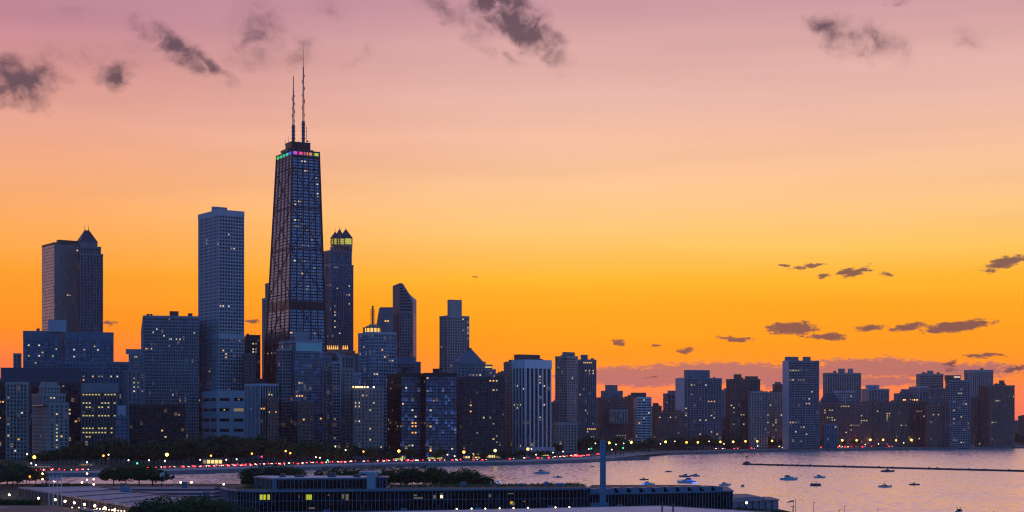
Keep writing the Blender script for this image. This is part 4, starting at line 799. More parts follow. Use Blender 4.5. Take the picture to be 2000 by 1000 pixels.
def plant(protos, px, Y, h, base, z=2.6, wide=1.0):
    p = protos[rt.randrange(len(protos))]
    o = p if p.name not in fresh else copy_tree(p)
    fresh.add(p.name)
    o.location = (PX(px, Y), Y, z); s = h / base; o.scale = (s * wide * rt.uniform(.85, 1.2), s * wide * rt.uniform(.85, 1.2), s); o.rotation_euler.z = rt.uniform(0, 6.28)
    return o
tops = [(60,885),(110,880),(160,866),(215,858),(260,868),(350,858),(420,852),(470,848),(540,856),(620,862),(680,872),(760,876),(860,877),(960,886),(1000,888),(1060,890)]
x = 62
while x < 1085:
    ty = interp(tops, x) + rt.uniform(-5, 7)
    Y = max(shoreY(x) + rt.uniform(95, 190), 1300); h = CH + (HZ - ty) * Y / F - 2.6
    if x > 890: h = min(h, 12)
    o = plant(far_protos, x, Y, max(7, h), 16); later(o, x, '{o}tree from the left in the dark row below {r}', 'tree', 'dark trees along the lakefront drive')
    x += rt.uniform(7, 12)
for x, ty, Y in ((1083,866,1640),(1090,864,1650),(1132,858,1690),(1140,852,1700),(1149,850,1710),(1157,854,1720),(1166,858,1730),(1128,862,1700),(1174,862,1740)):
    o = plant(far_protos, x, Y, CH + (HZ - ty) * Y / F - 2.6, 16); later(o, x, '{o}tree from the left in the dark row below {r}', 'tree', 'dark trees along the lakefront drive')
x = 1184
while x < 2030:
    ty = 853 + rt.uniform(-5, 6) - (5 if x > 1930 else 0) + (4 if x < 1300 else 0)
    Y = shoreY(x) + rt.uniform(95, 170); h = CH + (HZ - ty) * Y / F - 2.6
    o = plant(far_protos, x, Y, max(8, h), 16); later(o, x, '{o}tree from the left in the dark row below {r}', 'tree', 'dark trees along the lakefront drive')
    x += rt.uniform(8, 13)
# street lamps
def make_lamp(name, h, r, c, es, arm=0, double=False):
    root = empty(name, (0,0,-500)); m = MB().tube((0,0,0), (0,0,h), .22, .12, 6)
    if arm: m.tube((0,0,h - .3), (arm,0,h), .09, .07, 5)
    m.box(-.35, .35, -.35, .35, 0, .5); m.build('pole', M['metal'], root)
    g = em(name + '_glow', c, es)
    for q in ((-.8, .8) if double else (arm,)):
        MB().ball((q, 0, h + r * .4), r, n=10, m=6).build('lamp_head', g, root, smooth=True)
        if double: m = MB().tube((0,0,h - .4), (q,0,h), .08).build('bracket', M['metal'], root)
    return root
LP = {}
def lamp(kind, px, py, Y, phrase, group, z=2.6):
    h0, r, c, es = dict(amber=(11,1.2,(1,.40,.05),8), yellow=(11,1.25,(1,.62,.10),8), white=(9,.55,(1,.82,.55),5.0), orange=(10,.75,(1,.33,.04),5.0), globe=(4.2,.42,(1,.55,.25),24.0), tiny=(1.0,.22,(1,.72,.4),7.0), green=(6,.6,(.05,1,.3),4.6), red=(6,.7,(1,.03,.08),4.6))[kind]
    if kind not in LP: LP[kind] = (make_lamp({'green':'traffic_signal','red':'traffic_signal','globe':'globe_lamp','tiny':'path_light'}.get(kind, 'street_lamp'), h0, r, c, es), True)
    p, first = LP[kind]
    o = p if first else copy_tree(p); LP[kind] = (p, False)
    o.location = (PX(px, Y), Y, z); hz = CH + (HZ - py) * Y / F - z; o.scale = (1, 1, max(.3, hz / (h0 + r * .4)))
    for ch in o.children:
        if ch.name.startswith('lamp_head'): ch.scale = (1, 1, 1 / o.scale[2]); ch.location.z = (h0 + r * .4) * (1 - 1 / o.scale[2]); 
    later(o, px, phrase, 'street lamp' if kind not in ('green','red') else 'traffic light', group)
    return o
FL = '{o}amber street lamp from the left on the far shore below {r}'
for i, (x, y) in enumerate([(1190,865),(1233,864),(1300,863),(1341,864),(1363,864),(1407,863),(1432,863),(1456,862),(1479,862),(1508,861),(1534,861),(1562,861),(1592,862),(1619,861),(1645,860),(1673,860),(1700,859),(1725,859),(1750,860),(1780,859),(1855,858),(1882,858)]):
    lamp('yellow' if x in (1300,1233,1432,1592,1645,1700,1780) else 'amber', x, y, shoreY(x) + 78, FL, 'lamps along the far shore')
for x, y, k in [(67,893,'amber'),(202,890,'orange'),(326,888,'yellow'),(412,890,'orange'),(492,886,'orange'),(558,881,'orange'),(567,885,'orange'),(710,882,'orange'),(779,881,'amber'),(841,880,'orange'),(906,883,'amber'),(967,880,'yellow'),(1031,877,'amber')]:
    lamp(k, x, y, shoreY(x) + 60, '{o}tall orange lakefront drive lamp from the left below {r}', 'tall lamps along the lakefront drive')
for x, y in [(53,887),(61,905),(212,888),(251,899),(291,899),(322,900),(391,898),(442,898),(462,897),(617,893),(625,894),(655,872),(675,879),(874,888),(888,891),(1038,877),(1047,888),(1080,884),(1100,882),(1150,877),(1163,866),(1195,878),(1203,868),(1218,866),(1290,867),(1318,862),(1385,862),(1414,867),(1480,871),(1522,872),(1570,867),(1640,872),(1690,868),(1716,867),(1765,865),(1815,864),(1830,866),(1868,866),(1872,862),(1900,868),(1918,867),(1940,865),(1965,867),(70,908),(170,903)]:
    lamp('white', x, y, shoreY(x) + (95 if x < 1100 else 60), '{o}small white lamp from the left along the shore below {r}', 'small white lamps along the shore')
for x, y in ((268,905),(640,899),(1155,876),(1217,875)): lamp('green', x, y, shoreY(x) + 66, 'green traffic light on the drive below {r} {o}', 'green traffic lights on the drive')
for x, y in ((511,892),(1285,889)): 
    if x < 1000: lamp('red', x, y, shoreY(x) + 88, 'red traffic light on the drive below {r} {o}', 'red traffic lights on the drive')
# cars
M['carpaint'] = mat('dark_car_paint', (.05,.05,.06), .3, spec=.6); M['carlight'] = mat('silver_car_paint', (.4,.4,.42), .3, spec=.6); M['tyre'] = mat('tyre_rubber', (.02,.02,.02), .9)
M['tail'] = em('tail_light_red', (1,.012,.014), 26); M['head'] = em('head_light_white', (1,.72,.5), 8); M['amberl'] = em('indicator_amber', (1,.35,.03), 14)
def make_car(paint, ls=.34):
    root = empty('car', (0,0,-500)); m = MB()
    prof = [(-2.2,.35),(2.2,.35),(2.25,.75),(1.1,.95),(.5,1.42),(-1.1,1.45),(-1.9,1.0),(-2.25,.9)]
    n = len(prof)
    m.add([(x, -.85, z) for x, z in prof] + [(x, .85, z) for x, z in prof], [tuple(range(n)), tuple(range(2*n-1, n-1, -1))] + [(i, n + i, n + (i + 1) % n, (i + 1) % n) for i in range(n)])
    m.build('body', M[paint], root)
    g = MB().add([(1.0,-.87,.98),(.5,-.87,1.36),(-1.05,-.87,1.38),(-1.7,-.87,1.02),(1.0,.87,.98),(.5,.87,1.36),(-1.05,.87,1.38),(-1.7,.87,1.02)], [(0,1,2,3),(7,6,5,4)]); g.build('glazing', M['glassd'], root)
    for x in (-1.4, 1.4):
        for y in (-.8, .8): MB().tube((x, y - .1, .33), (x, y + .1, .33), .33, n=10).build('wheel', M['tyre'], root)
    for y in (-.6, .6):
        MB().box(-2.42, -2.2, y - ls, y + ls, .6, .6 + ls * 1.5).build('taillight', M['tail'], root); MB().box(2.2, 2.42, y - ls * .85, y + ls * .85, .52, .52 + ls * 1.2).build('headlight', M['head'], root)
    return root
car_p = [make_car('carpaint'), make_car('carlight')]; used_car = set()
def car(px, lane, away, phrase, group):
    Y0 = shoreY(px); X0 = PX(px, Y0); x = X0 - .55 * lane; y = Y0 + .83 * lane
    Y2 = shoreY(px + 6); d = Vector((PX(px + 6, Y2) - X0, Y2 - Y0)).normalized()
    p = car_p[rt.randrange(2)]; o = p if p.name not in used_car else copy_tree(p); used_car.add(p.name)
    o.location = (x, y, 2.74); o.rotation_euler.z = math.atan2(d.y, d.x) + (0 if away else math.pi)
    later(o, px, phrase, 'car', group)
RED = '{o}car from left showing red tail lights below {r}'; WHT = '{o}car from left showing white headlights below {r}'
for x in (103,116,124,141,181,205,216,318,324,347,370,388,397,418,424,440): car(x, 56 if rt.random() < .5 else 64, True, RED, 'cars with red tail lights')
for x in (89,96,152,158,170,132): car(x, 72, False, WHT, 'cars with white headlights')
x = 446
while x < 545: car(x, rt.choice((55, 59, 63, 66)), True, RED, 'cars with red tail lights'); x += rt.uniform(2.4, 5)
x = 505
while x < 905:
    if rt.random() < .7: car(x, rt.choice((70, 74, 78, 81)), False, WHT, 'cars with white headlights')
    else: car(x, rt.choice((57, 63)), True, RED, 'cars with red tail lights')
    x += rt.choice((rt.uniform(3, 6), rt.uniform(6, 20)))
for x in (913,937,952,1003,1010,1070,1120,1128,1141,1150,1192,1198,1203,1209,1217,1222,1236): car(x, rt.choice((55, 60, 64)), True, RED, 'cars with red tail lights')
for x in (905,925,978,985,1112,1170,1180,1188,1196,1206,1214): car(x, rt.choice((72, 78)), False, WHT, 'cars with white headlights')
for x in (1500,1534,1671,1698,1712,1746,1752,1805,1835,1917,1933): car(x, rt.choice((54, 60)), True, RED, 'cars with red tail lights')
for x in (1480,1487,1512,1576,1612,1651,1660,1730,1735,1776,1826,1832,1870,1900,1972): car(x, rt.choice((70, 76)), False, WHT, 'cars with white headlights')
# lit low buildings by the drive
def pavilion(px0, px1, yt, yb, Y, mc, n, label, wall='granite', rows=1):
    x0, x1 = PX(px0, Y), PX(px1, Y); zt = CH + (HZ - yt) * Y / F; zb = 2.6
    z0 = max(CH + (HZ - yb) * Y / F, 3.2)
    root = empty('pavilion', (x0, Y, 0)); tag(root, label, 'building'); Lx = x1 - x0; bw = Lx / n; rh = (zt - .8 - z0) / rows
    m = MB().box(0, Lx, .4, 9, zb, zt - .4); m.box(-.6, Lx + .6, -.9, 9.6, zt - .4, zt)
    for i in range(n + 1): m.box(i * bw - .22, i * bw + .22, -.05, .5, zb, zt - .4)
    for r_ in range(1, rows): m.box(0, Lx, -.02, .45, z0 + r_ * rh - .2, z0 + r_ * rh + .2)
    m.box(0, Lx, .1, .42, zb, z0); m.build('wall', M[wall], root)
    for i in range(n):
        for r_ in range(rows): MB().box(i * bw + .3, (i + 1) * bw - .3, .3, .39, z0 + r_ * rh + .1, z0 + (r_ + 1) * rh - .25).build('lit_window', M[mc if (i * 7 + r_ * 3) % 5 else 'dim'], root)
M['pav'] = em('pavilion_glow', (1,.72,.22), 1.25); M['pavg'] = em('pavilion_glow_green', (.75,.85,.2), .9)
pavilion(922, 938, 883.5, 895, 1455, 'pav', 3, 'two storey glass beach pavilion lit yellow, beside the dark brown apartments', rows=2)
pavilion(950, 978, 887, 894, 1465, 'pav', 8, 'long low pavilion lit yellow, attached right of two storey one')
pavilion(904, 918, 889, 895, 1450, 'pav', 3, 'small lit kiosk left of the two storey glass pavilion')
pavilion(831, 864, 891, 897, 1440, 'pavg', 9, 'long low shopfront lit yellow green below the twin black slabs')
pavilion(767, 792, 889, 898, 1410, 'pavg', 6, 'short shopfront lit yellow green left of the long one')
pavilion(396, 434, 896, 905.5, 1290, 'pav', 5, 'row of lit arched openings by the drive below the marble mall', wall='lime')
pavilion(370, 402, 880, 886, 1330, 'pavg', 6, 'dim greenish lit porch among trees, above the lit arches')
pavilion(154, 180, 905, 910, 1240, 'orange', 7, 'low glowing kiosk between trees below the yellow lit office block')
pavilion(1056, 1072, 886, 892, 1570, 'pav', 4, 'lit entrance at the foot of the white finned tower')
pavilion(54, 98, 908, 912.5, 1185, 'dim', 8, 'low lit wall of shrubs and kiosks below the limestone pier tower')
# ------------------------------------------------------------------ boats
M['hull'] = mat('white_gelcoat', (.45,.46,.5), .3, .08); M['hulld'] = mat('dark_gelcoat', (.06,.06,.09), .3, .1); M['canvas'] = mat('dark_canvas', (.03,.03,.05), .8); M['teak'] = mat('teak_deck', (.2,.13,.08), .7)
M['bluel'] = em('blue_underwater_light', (.05,.15,1), 3.2); M['nav'] = em('navigation_light', (1,.8,.5), 5); M['redl'] = em('red_navigation_light', (1,.05,.05), 4)
def hull(L, Bm, H, mt, root):
    st = [(-.5,.86,.62,.0),(-.3,.98,.62,-.05),(0,1,.7,-.08),(.25,.86,.82,-.05),(.4,.52,.95,.05),(.5,.02,1.08,.55)]
    m = MB(); n = 5
    for x, b_, h, k in st:
        w2 = Bm / 2 * b_; m.v += [(x * L, -w2, h * H), (x * L, -w2 * .82, .12 * H + k * H * .4), (x * L, 0, (k - .15) * H), (x * L, w2 * .82, .12 * H + k * H * .4), (x * L, w2, h * H)]
    for i in range(len(st) - 1):
        for j in range(n - 1): m.f.append((i * n + j, i * n + j + 1, (i + 1) * n + j + 1, (i + 1) * n + j))
        m.f.append((i * n + 4, i * n, (i + 1) * n, (i + 1) * n + 4))
    m.f.append((0, 4, 3, 2, 1)); m.build('hull', M[mt], root)
    MB().fru([(-.46*L,-Bm*.38),(.2*L,-Bm*.38),(.4*L,-Bm*.1),(.4*L,Bm*.1),(.2*L,Bm*.38),(-.46*L,Bm*.38)], H * .6, [(-.46*L,-Bm*.36),(.2*L,-Bm*.36),(.38*L,-Bm*.08),(.38*L,Bm*.08),(.2*L,Bm*.36),(-.46*L,Bm*.36)], H * .84).build('deck', M['hull' if mt == 'hulld' else 'teak'], root)
def boat(px, py, wpx, face, kind, label, blue=False, heading=None, hullm='hull'):
    """wpx: length on the photo; face +1 bow to the right; kind cruiser, pontoon, runabout, raft or stern."""
    Y = YZ(py, 0); L = wpx * Y / F; rz = 0 if face > 0 else math.pi
    if heading is not None: rz = R(heading); L = L / max(.35, abs(math.cos(rz)) + .25 * abs(math.sin(rz)))
    root = empty({'cruiser':'motor_cruiser','pontoon':'pontoon_boat','runabout':'runabout_boat','raft':'swim_raft'}[kind], (PX(px, Y), Y, 0), rz); tag(root, label, 'boat', 'boats on the lake')
    H = L * .13; Bm = L * .3
    if kind == 'cruiser':
        H = L * .14; hull(L, Bm, H, hullm, root)
        c = MB().fru([(-.25*L,-Bm*.34),(.22*L,-Bm*.34),(.34*L,-Bm*.1),(.34*L,Bm*.1),(.22*L,Bm*.34),(-.25*L,Bm*.34)], H*.8, [(-.22*L,-Bm*.3),(.1*L,-Bm*.3),(.16*L,-Bm*.1),(.16*L,Bm*.1),(.1*L,Bm*.3),(-.22*L,Bm*.3)], H*1.35); c.build('cabin', M['hull'], root)
        MB().fru([(-.2*L,-Bm*.28),(.1*L,-Bm*.28),(.1*L,Bm*.28),(-.2*L,Bm*.28)], H*1.35, [(-.18*L,-Bm*.24),(.0*L,-Bm*.24),(.0*L,Bm*.24),(-.18*L,Bm*.24)], H*1.8).build('windscreen', M['glassd'], root)
        MB().box(-.26*L, .03*L, -Bm*.28, Bm*.28, H*1.82, H*1.92).build('hardtop', M['canvas'], root)
        a = MB()
        for s in (-1, 1): a.tube((-.24*L, s*Bm*.3, H*.9), (-.2*L, s*Bm*.26, H*2.1), .05*H + .03)
        a.tube((-.2*L,-Bm*.26,H*2.1), (-.2*L,Bm*.26,H*2.1), .06*H + .03); a.tube((-.19*L,0,H*2.1), (-.22*L,0,H*2.9), .05).build('radar_arch', M['hull'], root)
        r_ = MB()
        for s in (-1, 1):
            r_.tube((.1*L, s*Bm*.4, H*1.2), (.46*L, s*Bm*.06, H*1.45), .03)
            for q in (.15,.25,.35,.44): r_.tube((q*L, s*Bm*(.42-.7*(q-.1)), H*.85), (q*L, s*Bm*(.4-.9*(q-.1)), H*1.3), .03)
        r_.build('bow_rail', M['metal'], root)
    elif kind == 'pontoon':
        for s in (-1, 1): MB().tube((-.5*L, s*Bm*.4, .25), (.46*L, s*Bm*.4, .25), .35, n=8).tube((.46*L, s*Bm*.4, .25), (.52*L, s*Bm*.4, .4), .35, .1, 8).build('pontoon', M['metal'], root)
        MB().box(-.48*L,.48*L,-Bm*.5,Bm*.5,.55,.7).build('deck', M['hulld'], root)
        f = MB().box(-.46*L,.44*L,-Bm*.5,-Bm*.46,.7,1.5).box(-.46*L,.44*L,Bm*.46,Bm*.5,.7,1.5).box(.4*L,.44*L,-Bm*.46,Bm*.46,.7,1.5); f.build('side_panel', M['hulld'], root)
        MB().box(-.4*L,.15*L,-Bm*.48,Bm*.48,H*1.5+1.1,H*1.5+1.25).build('canopy', M['canvas'], root)
        t = MB()
        for s in (-1, 1):
            for q in (-.38, .12): t.tube((q*L*.6-.1*L, s*Bm*.46, .7), (q*L, s*Bm*.46, H*1.5+1.1), .05)
        t.build('canopy_frame', M['metal'], root); MB().box(-.1*L,.0*L,-.5,.5,.7,1.6).build('console', M['hull'], root)
    elif kind == 'runabout':
        hull(L, Bm * 1.05, H * 1.1, hullm, root)
        MB().fru([(-.05*L,-Bm*.38),(.14*L,-Bm*.34),(.14*L,Bm*.34),(-.05*L,Bm*.38)], H*.85, [(-.1*L,-Bm*.34),(.02*L,-Bm*.28),(.02*L,Bm*.28),(-.1*L,Bm*.34)], H*1.6).build('windscreen', M['glassd'], root)
        MB().box(-.3*L,-.08*L,-Bm*.3,Bm*.3,H*.7,H*1.1).build('seat', M['canvas'], root)
        t = MB()
        for s in (-1, 1): t.tube((-.2*L, s*Bm*.4, H*.9), (-.12*L, s*Bm*.34, H*2.2), .05); t.tube((-.05*L, s*Bm*.4, H*.9), (-.02*L, s*Bm*.34, H*2.2), .05)
        t.build('tower_frame', M['metal'], root); MB().box(-.26*L,.02*L,-Bm*.36,Bm*.36,H*2.2,H*2.32).build('canopy', M['canvas'], root)
    else:
        MB().fru([(-L/2,-1.2),(L/2*.8,-1.2),(L/2,0),(L/2*.8,1.2),(-L/2,1.2)], -.1, [(-L/2,-1.3),(L/2*.85,-1.3),(L/2*1.05,0),(L/2*.85,1.3),(-L/2,1.3)], .7).build('hull', M['hulld'], root)
        MB().box(-L*.2,L*.1,-.5,.5,.7,1.15).build('seat', M['canvas'], root)
    MB().ball((-.2*L, 0, H * 2.1 + .3), .08).build('navigation_light', M['nav'], root)
    if blue:
        MB().box(-.52*L, -.3*L, -Bm*.56, Bm*.56, .02, .55).build('underwater_light', M['bluel'], root); MB().box(-.3*L,0,-Bm*.4,Bm*.4,H*.85,H*1.3).build('cabin_light', M['bluelc'], root)
    return root
M['bluelc'] = em('blue_cabin_light', (.03,.10,.95), 1.0)
boat(1059, 926, 31, 1, 'cruiser', 'white motor cruiser nearest the dark trees, left of the blue pylon')
boat(1089, 933, 19, -1, 'runabout', 'small cruiser just right of the white cruiser beside the trees')
boat(1156, 912, 9, 1, 'runabout', 'tiny boat close to the shore, just left of blue pylon', hullm='hulld')
boat(1306, 922, 14, 1, 'raft', 'low dark raft alone on open water between pylon and breakwater')
boat(1258, 937.5, 18, 1, 'runabout', 'small dark runabout just behind the left blue lit boat', hullm='hulld')
boat(1266, 947.5, 26, 1, 'cruiser', 'boat glowing blue close above the roof edge of the right wing', blue=True)
boat(1337, 931.5, 22, -1, 'cruiser', 'dark cruiser rafted behind the big blue glowing boat, left one', hullm='hulld')
boat(1357, 930.5, 20, -1, 'cruiser', 'dark cruiser with red light rafted behind the big blue glowing boat', hullm='hulld')
boat(1341, 943.5, 37, -1, 'cruiser', 'big cruiser with bright blue light under its stern, third from pylon', blue=True)
boat(1416, 948.5, 24, 1, 'cruiser', 'grey cruiser with a tall thin mast above the right wing end')
boat(1451, 951, 11, 1, 'runabout', 'small boat with an arch seen end on, right of right wing', heading=70)
boat(1541, 937.5, 35, 1, 'cruiser', 'long white cruiser below the breakwater end, bow to the right')
boat(1601, 933.5, 23, 1, 'cruiser', 'smaller white cruiser beside the pontoon boat with canopy')
boat(1593, 949, 21, 1, 'pontoon', 'dark pontoon boat under a flat raised canopy')
boat(1734, 921.5, 27, 1, 'runabout', 'dark canopied boat touching the line of the breakwater', hullm='hulld')
boat(1729, 951.5, 27, 1, 'runabout', 'bluish runabout with dark canopy and standing figure at the bow')
boat(1786, 947.5, 21, 1, 'runabout', 'small low boat alone, right of the bluish runabout', hullm='hulld')
boat(1874, 1001, 24, 1, 'runabout', 'runabout with an arched frame at the bottom edge of the lake', heading=60)
boat(1942, 1006, 22, 1, 'runabout', 'boat cut off by the bottom edge, only its top showing', hullm='hulld')
boat(972, 941.5, 12, -1, 'runabout', 'little boat glowing blue at the end of the dark trees', blue=True)
# breakwater with beacon
e = empty('breakwater', (0,0,0)); tag(e, 'long thin dark breakwater wall crossing the lake', 'breakwater')
A, Bq = Vector((PX(1452, YZ(905, 1.3)), YZ(905, 1.3), 0)), Vector((PX(2150, YZ(921.6, 1.3)), YZ(921.6, 1.3), 0)); d = (Bq - A).normalized(); n = Vector((d.y, -d.x, 0)) * 1.6
MB().prism([(A + n)[:2], (Bq + n)[:2], (Bq - n)[:2], (A - n)[:2]], -1.5, 1.3).build('stone_wall', M['bw'] if 'bw' in M else M['dark'], e)
m = MB(); L_ = (Bq - A).length; rb = random.Random(3)
for i in range(70):
    p = A.lerp(Bq, rb.random()); s = rb.uniform(.4, 1.0); m.ball((p.x + rb.uniform(-2, 2), p.y + rb.uniform(-2, 2), rb.choice((.2, 1.3))), s, 1, 1, .6, 6, 4)
m.build('riprap_cobble', M['dark'], e)
e = empty('harbour_beacon', (PX(1459, A.y), A.y + 1, 1.3)); tag(e, 'beacon on a thin post at the end of the breakwater', 'beacon')
MB().box(-3, 3, -1.2, 1.2, 0, .9).box(-1.6, 1.6, -1, 1, .9, 1.7).build('base', M['dark'], e); MB().tube((0,0,1.6), (0,0,5.6), .16).build('post', M['dark'], e); MB().box(-.9, .5, -.3, .3, 5.2, 6.6).build('day_mark', M['dark'], e); MB().ball((.8,0,5.9), .4).build('lamp_head', M['dark'], e)
# people on the point
def person_mesh(seed):
    rn = random.Random(seed); me = bpy.data.meshes.new('person'); s = rn.uniform(-.12, .12)
    v = [(0,0,.95),(0,0,1.2),(0,0,1.42),(0,0,1.52),(0,.02,1.62),(.01,.03,1.72),(-.1,0,.9),(-.12,s,.5),(-.12,s*1.6,.08),(-.12,s*1.6-.14,.03),(.1,0,.9),(.12,-s,.5),(.12,-s*1.6,.08),(.12,-s*1.6-.14,.03),(-.2,0,1.4),(-.27,-s,1.12),(-.26,-s*2-.05,.85),(.2,0,1.4),(.27,s,1.12),(.26,s*2-.05,.85)]
    ed = [(0,1),(1,2),(2,3),(3,4),(4,5),(0,6),(6,7),(7,8),(8,9),(0,10),(10,11),(11,12),(12,13),(2,14),(14,15),(15,16),(2,17),(17,18),(18,19)]
    ra = [.15,.14,.15,.06,.1,.08,.1,.07,.05,.045,.1,.07,.05,.045,.07,.05,.04,.07,.05,.04]
    me.from_pydata(v, ed, []); o = bpy.data.objects.new('person', me); COL.objects.link(o)
    sk = o.modifiers.new('skin', 'SKIN'); 
    for i, r_ in enumerate(ra): me.skin_vertices[0].data[i].radius = (r_, r_ * .8)
    me.skin_vertices[0].data[0].use_root = True
    o.modifiers.new('sub', 'SUBSURF').levels = 1
    me.materials.append(M['cloth']); return o
M['cloth'] = mat('dark_clothing', (.05,.05,.07), .9)
pp = [person_mesh(i) for i in range(3)]
for k, (px, dY) in enumerate([(1202,3),(1209,5),(1214,2),(1221,6),(1228,4),(1233,8),(1240,3),(1244,6),(1249,4),(1252,9),(1256,5)]):
    o = pp[k] if k < 3 else pp[k % 3].copy()
    if k >= 3: COL.objects.link(o)
    Y = YZ(896.9 - (px - 1200) * .02, 1.2) + dY + 2; o.location = (PX(px, Y), Y, 2.66); o.rotation_euler.z = k * 2.1
    tag(o, 'dark clothed person standing, ' + ORD[k] + ' from the left along the shore point', 'person', 'people standing on the shore point')

# ------------------------------------------------------------------ waterworks in the foreground
M['fascia'] = mat('pale_blue_fascia', (.20,.25,.34), .5, .1); M['mull'] = mat('mullion_metal', (.26,.30,.37), .45, .1); M['roofb'] = mat('weedy_roof', (.085,.075,.045), .95, .5, .12, streak=False)
M['roofp'] = mat('pale_membrane_roof', (.58,.54,.56), .6, .25, .06, streak=False); M['roofq'] = mat('aged_membrane_roof', (.36,.33,.35), .7, .4, .08, streak=False); M['roofs'] = mat('grey_membrane_roof', (.17,.18,.21), .7, .25, .05, streak=False); M['pylon'] = mat('blue_painted_pylon', (.16,.30,.42), .5, .1)
M['brickw'] = mat('waterworks_brick', (.10,.07,.055), .8); M['yg'] = em('office_window_yellow_green', (.62,.66,.03), .85); M['amb'] = em('office_lamp_amber', (.9,.5,.03), .8); M['rm'] = em('office_window_dim', (.3,.28,.14), .35); M['wht'] = em('office_window_white', (1,.8,.5), 1.4)
M['glassn'] = glass('waterworks_glass', (.006,.009,.011), .06, .015, .6, .6, 0, 0)
def curtain(root, A, Bq, z0, z1, bayn, rails=(), fascia=.55, th=.07, out=.16):
    """Mullions and rails of one straight glazed wall from A to B (outer face on the right hand of A to B)."""
    A, Bq = Vector((*A, 0)), Vector((*Bq, 0)); d = (Bq - A); L_ = d.length; d /= L_; n = Vector((d.y, -d.x, 0)); m = MB()
    def bar(s0, s1, za, zb, o0, o1):
        m.add([A + d*s0 + n*o0 + Vector((0,0,za)), A + d*s1 + n*o0 + Vector((0,0,za)), A + d*s1 + n*o1 + Vector((0,0,za)), A + d*s0 + n*o1 + Vector((0,0,za)), A + d*s0 + n*o0 + Vector((0,0,zb)), A + d*s1 + n*o0 + Vector((0,0,zb)), A + d*s1 + n*o1 + Vector((0,0,zb)), A + d*s0 + n*o1 + Vector((0,0,zb))],
              [(0,3,2,1),(4,5,6,7),(0,1,5,4),(1,2,6,5),(2,3,7,6),(3,0,4,7)])
    for i in range(bayn + 1): s = L_ * i / bayn; bar(max(0, s - th), min(L_, s + th), z0, z1 - fascia, -.05, out)
    for z in list(rails) + [z1 - fascia - .08]: bar(0, L_, z - .06, z + .06, -.05, out * .6)
    m.build('mullion_grid', M['mull'], root)
    f = MB(); m.v, m.f = f.v, f.f; bar(-.1, L_ + .1, z1 - fascia, z1 + .05, -.3, out + .25); f.build('fascia', M['fascia'], root)
    def pane(px0, px1, ya, yb, mk):
        def s_of(px): k = (px - 1000) / F; return (k * A.y - A.x) / (d.x - k * d.y)
        s0, s1 = s_of(px0), s_of(px1); Y = (A + d * (s0 + s1) / 2).y; za, zb = CH + (HZ - yb) * Y / F, CH + (HZ - ya) * Y / F
        q = MB(); m.v, m.f = q.v, q.f; bar(s0, s1, za, zb, 0, .03); q.build('lit_window', M[mk], root)
    return pane
# main hall
e = empty('waterworks_hall', (0,0,0)); tag(e, 'long dark glass waterworks hall with thin mullions and a few yellow lit windows', 'building')
fp = [(-104,548), (-99,533), (-94,525), (-87,520), (26.7,540), (27,574), (-110,566)]
MB().prism(fp, 1.5, 15.7).build('glazing', M['glassn'], e)['pane'] = (1.3, 1.3, 3.65)
MB().prism([(x * .997, y + .6 if y < 545 else y) for x, y in fp], 15.7, 15.95).build('roof', M['roofb'], e)
pane = curtain(e, (-87,520), (26.7,540), 2, 16, 88, (12.35, 8.7, 5))
for q in ((507.5,512,966,976,'yg'),(512.8,519,966,976,'yg'),(521.5,527,966,976,'yg'),(597.5,602,966,976,'yg'),(602.7,609,966,976,'yg'),(668,672,965,974,'rm'),(675,681,965,978,'rm'),(859.5,865,967,973,'wht'),(860.5,864,963,966,'rm'),(807,814,966,969,'rm'),(808,826,971,974,'rm'),(846,852,967,974,'rm'),(954,959,965,971,'rm'),(996,1002,979,985,'amb'),(1000,1006,981,987,'rm'),(1022,1026,978,980,'rm'),(992,1003,963,965,'rm'),(603,615,991,994,'rm'),(640,644,966,968,'rm'),(583,585,967,973,'rm')): pane(*q)
curtain(e, (-94,525), (-87,520), 2, 16, 6, (12.35, 8.7, 5)); curtain(e, (-99,533), (-94,525), 2, 16, 7, (12.35, 8.7)); p2 = curtain(e, (-104,548), (-99,533), 2, 16, 11, (12.35, 8.7))
curtain(e, (26.7,540), (27,574), 2, 16, 26, (12.35, 8.7, 5))
for (xa, ya, w1, ht, wl) in ((1062,945,10,1.6,'fascia'),(1082,945.5,22,1.1,'fascia'),(1013,949.5,12,1.0,'roofs'),(957,947,4,1.6,'fascia'),(973,948,4,1.2,'fascia'),(898,945,14,1.4,'roofs')):
    Y = 556; MB().box(0, w1 * Y / F, -1.2, 1.2, 0, ht * .8).fru([(0,-1.2),(w1*Y/F,-1.2),(w1*Y/F,1.2),(0,1.2)], ht*.8, [(w1*Y/F*.3,-.6),(w1*Y/F*.7,-.6),(w1*Y/F*.7,.6),(w1*Y/F*.3,.6)], ht*1.1).build('rooftop_unit', M[wl], e, (PX(xa, Y), Y, 15.9))  # first two units stand in for white boats beyond the roof
rg = random.Random(9); gm = MB()
for i in range(2600):
    t = rg.random(); x = -96 + t * 122; y = rg.uniform(.1, .9); yy = (526 + (x + 87) * .175) + 6 + y * 30; s = rg.uniform(.1, .35)
    if -84 < x < -44 and yy < 566: continue
    a_ = rg.uniform(0, 3.14); gm.add([(x - s*math.cos(a_), yy - s*math.sin(a_), 15.9), (x + s*math.cos(a_), yy + s*math.sin(a_), 15.9), (x + rg.uniform(-.2,.2), yy, 15.9 + rg.uniform(.25,.9))], [(0,1,2)])
o = gm.build('roof_weed_grass', M['weed'] if 'weed' in M else M['leafb'], None); o['kind'] = 'stuff'; o['label'] = 'weeds growing on the waterworks roof'
rl = MB()
for i in range(60):
    x = -86 + i * 1.88; yy = 520.9 + (x + 87) * .1759; rl.tube((x, yy, 15.9), (x, yy, 16.55), .03, n=4)
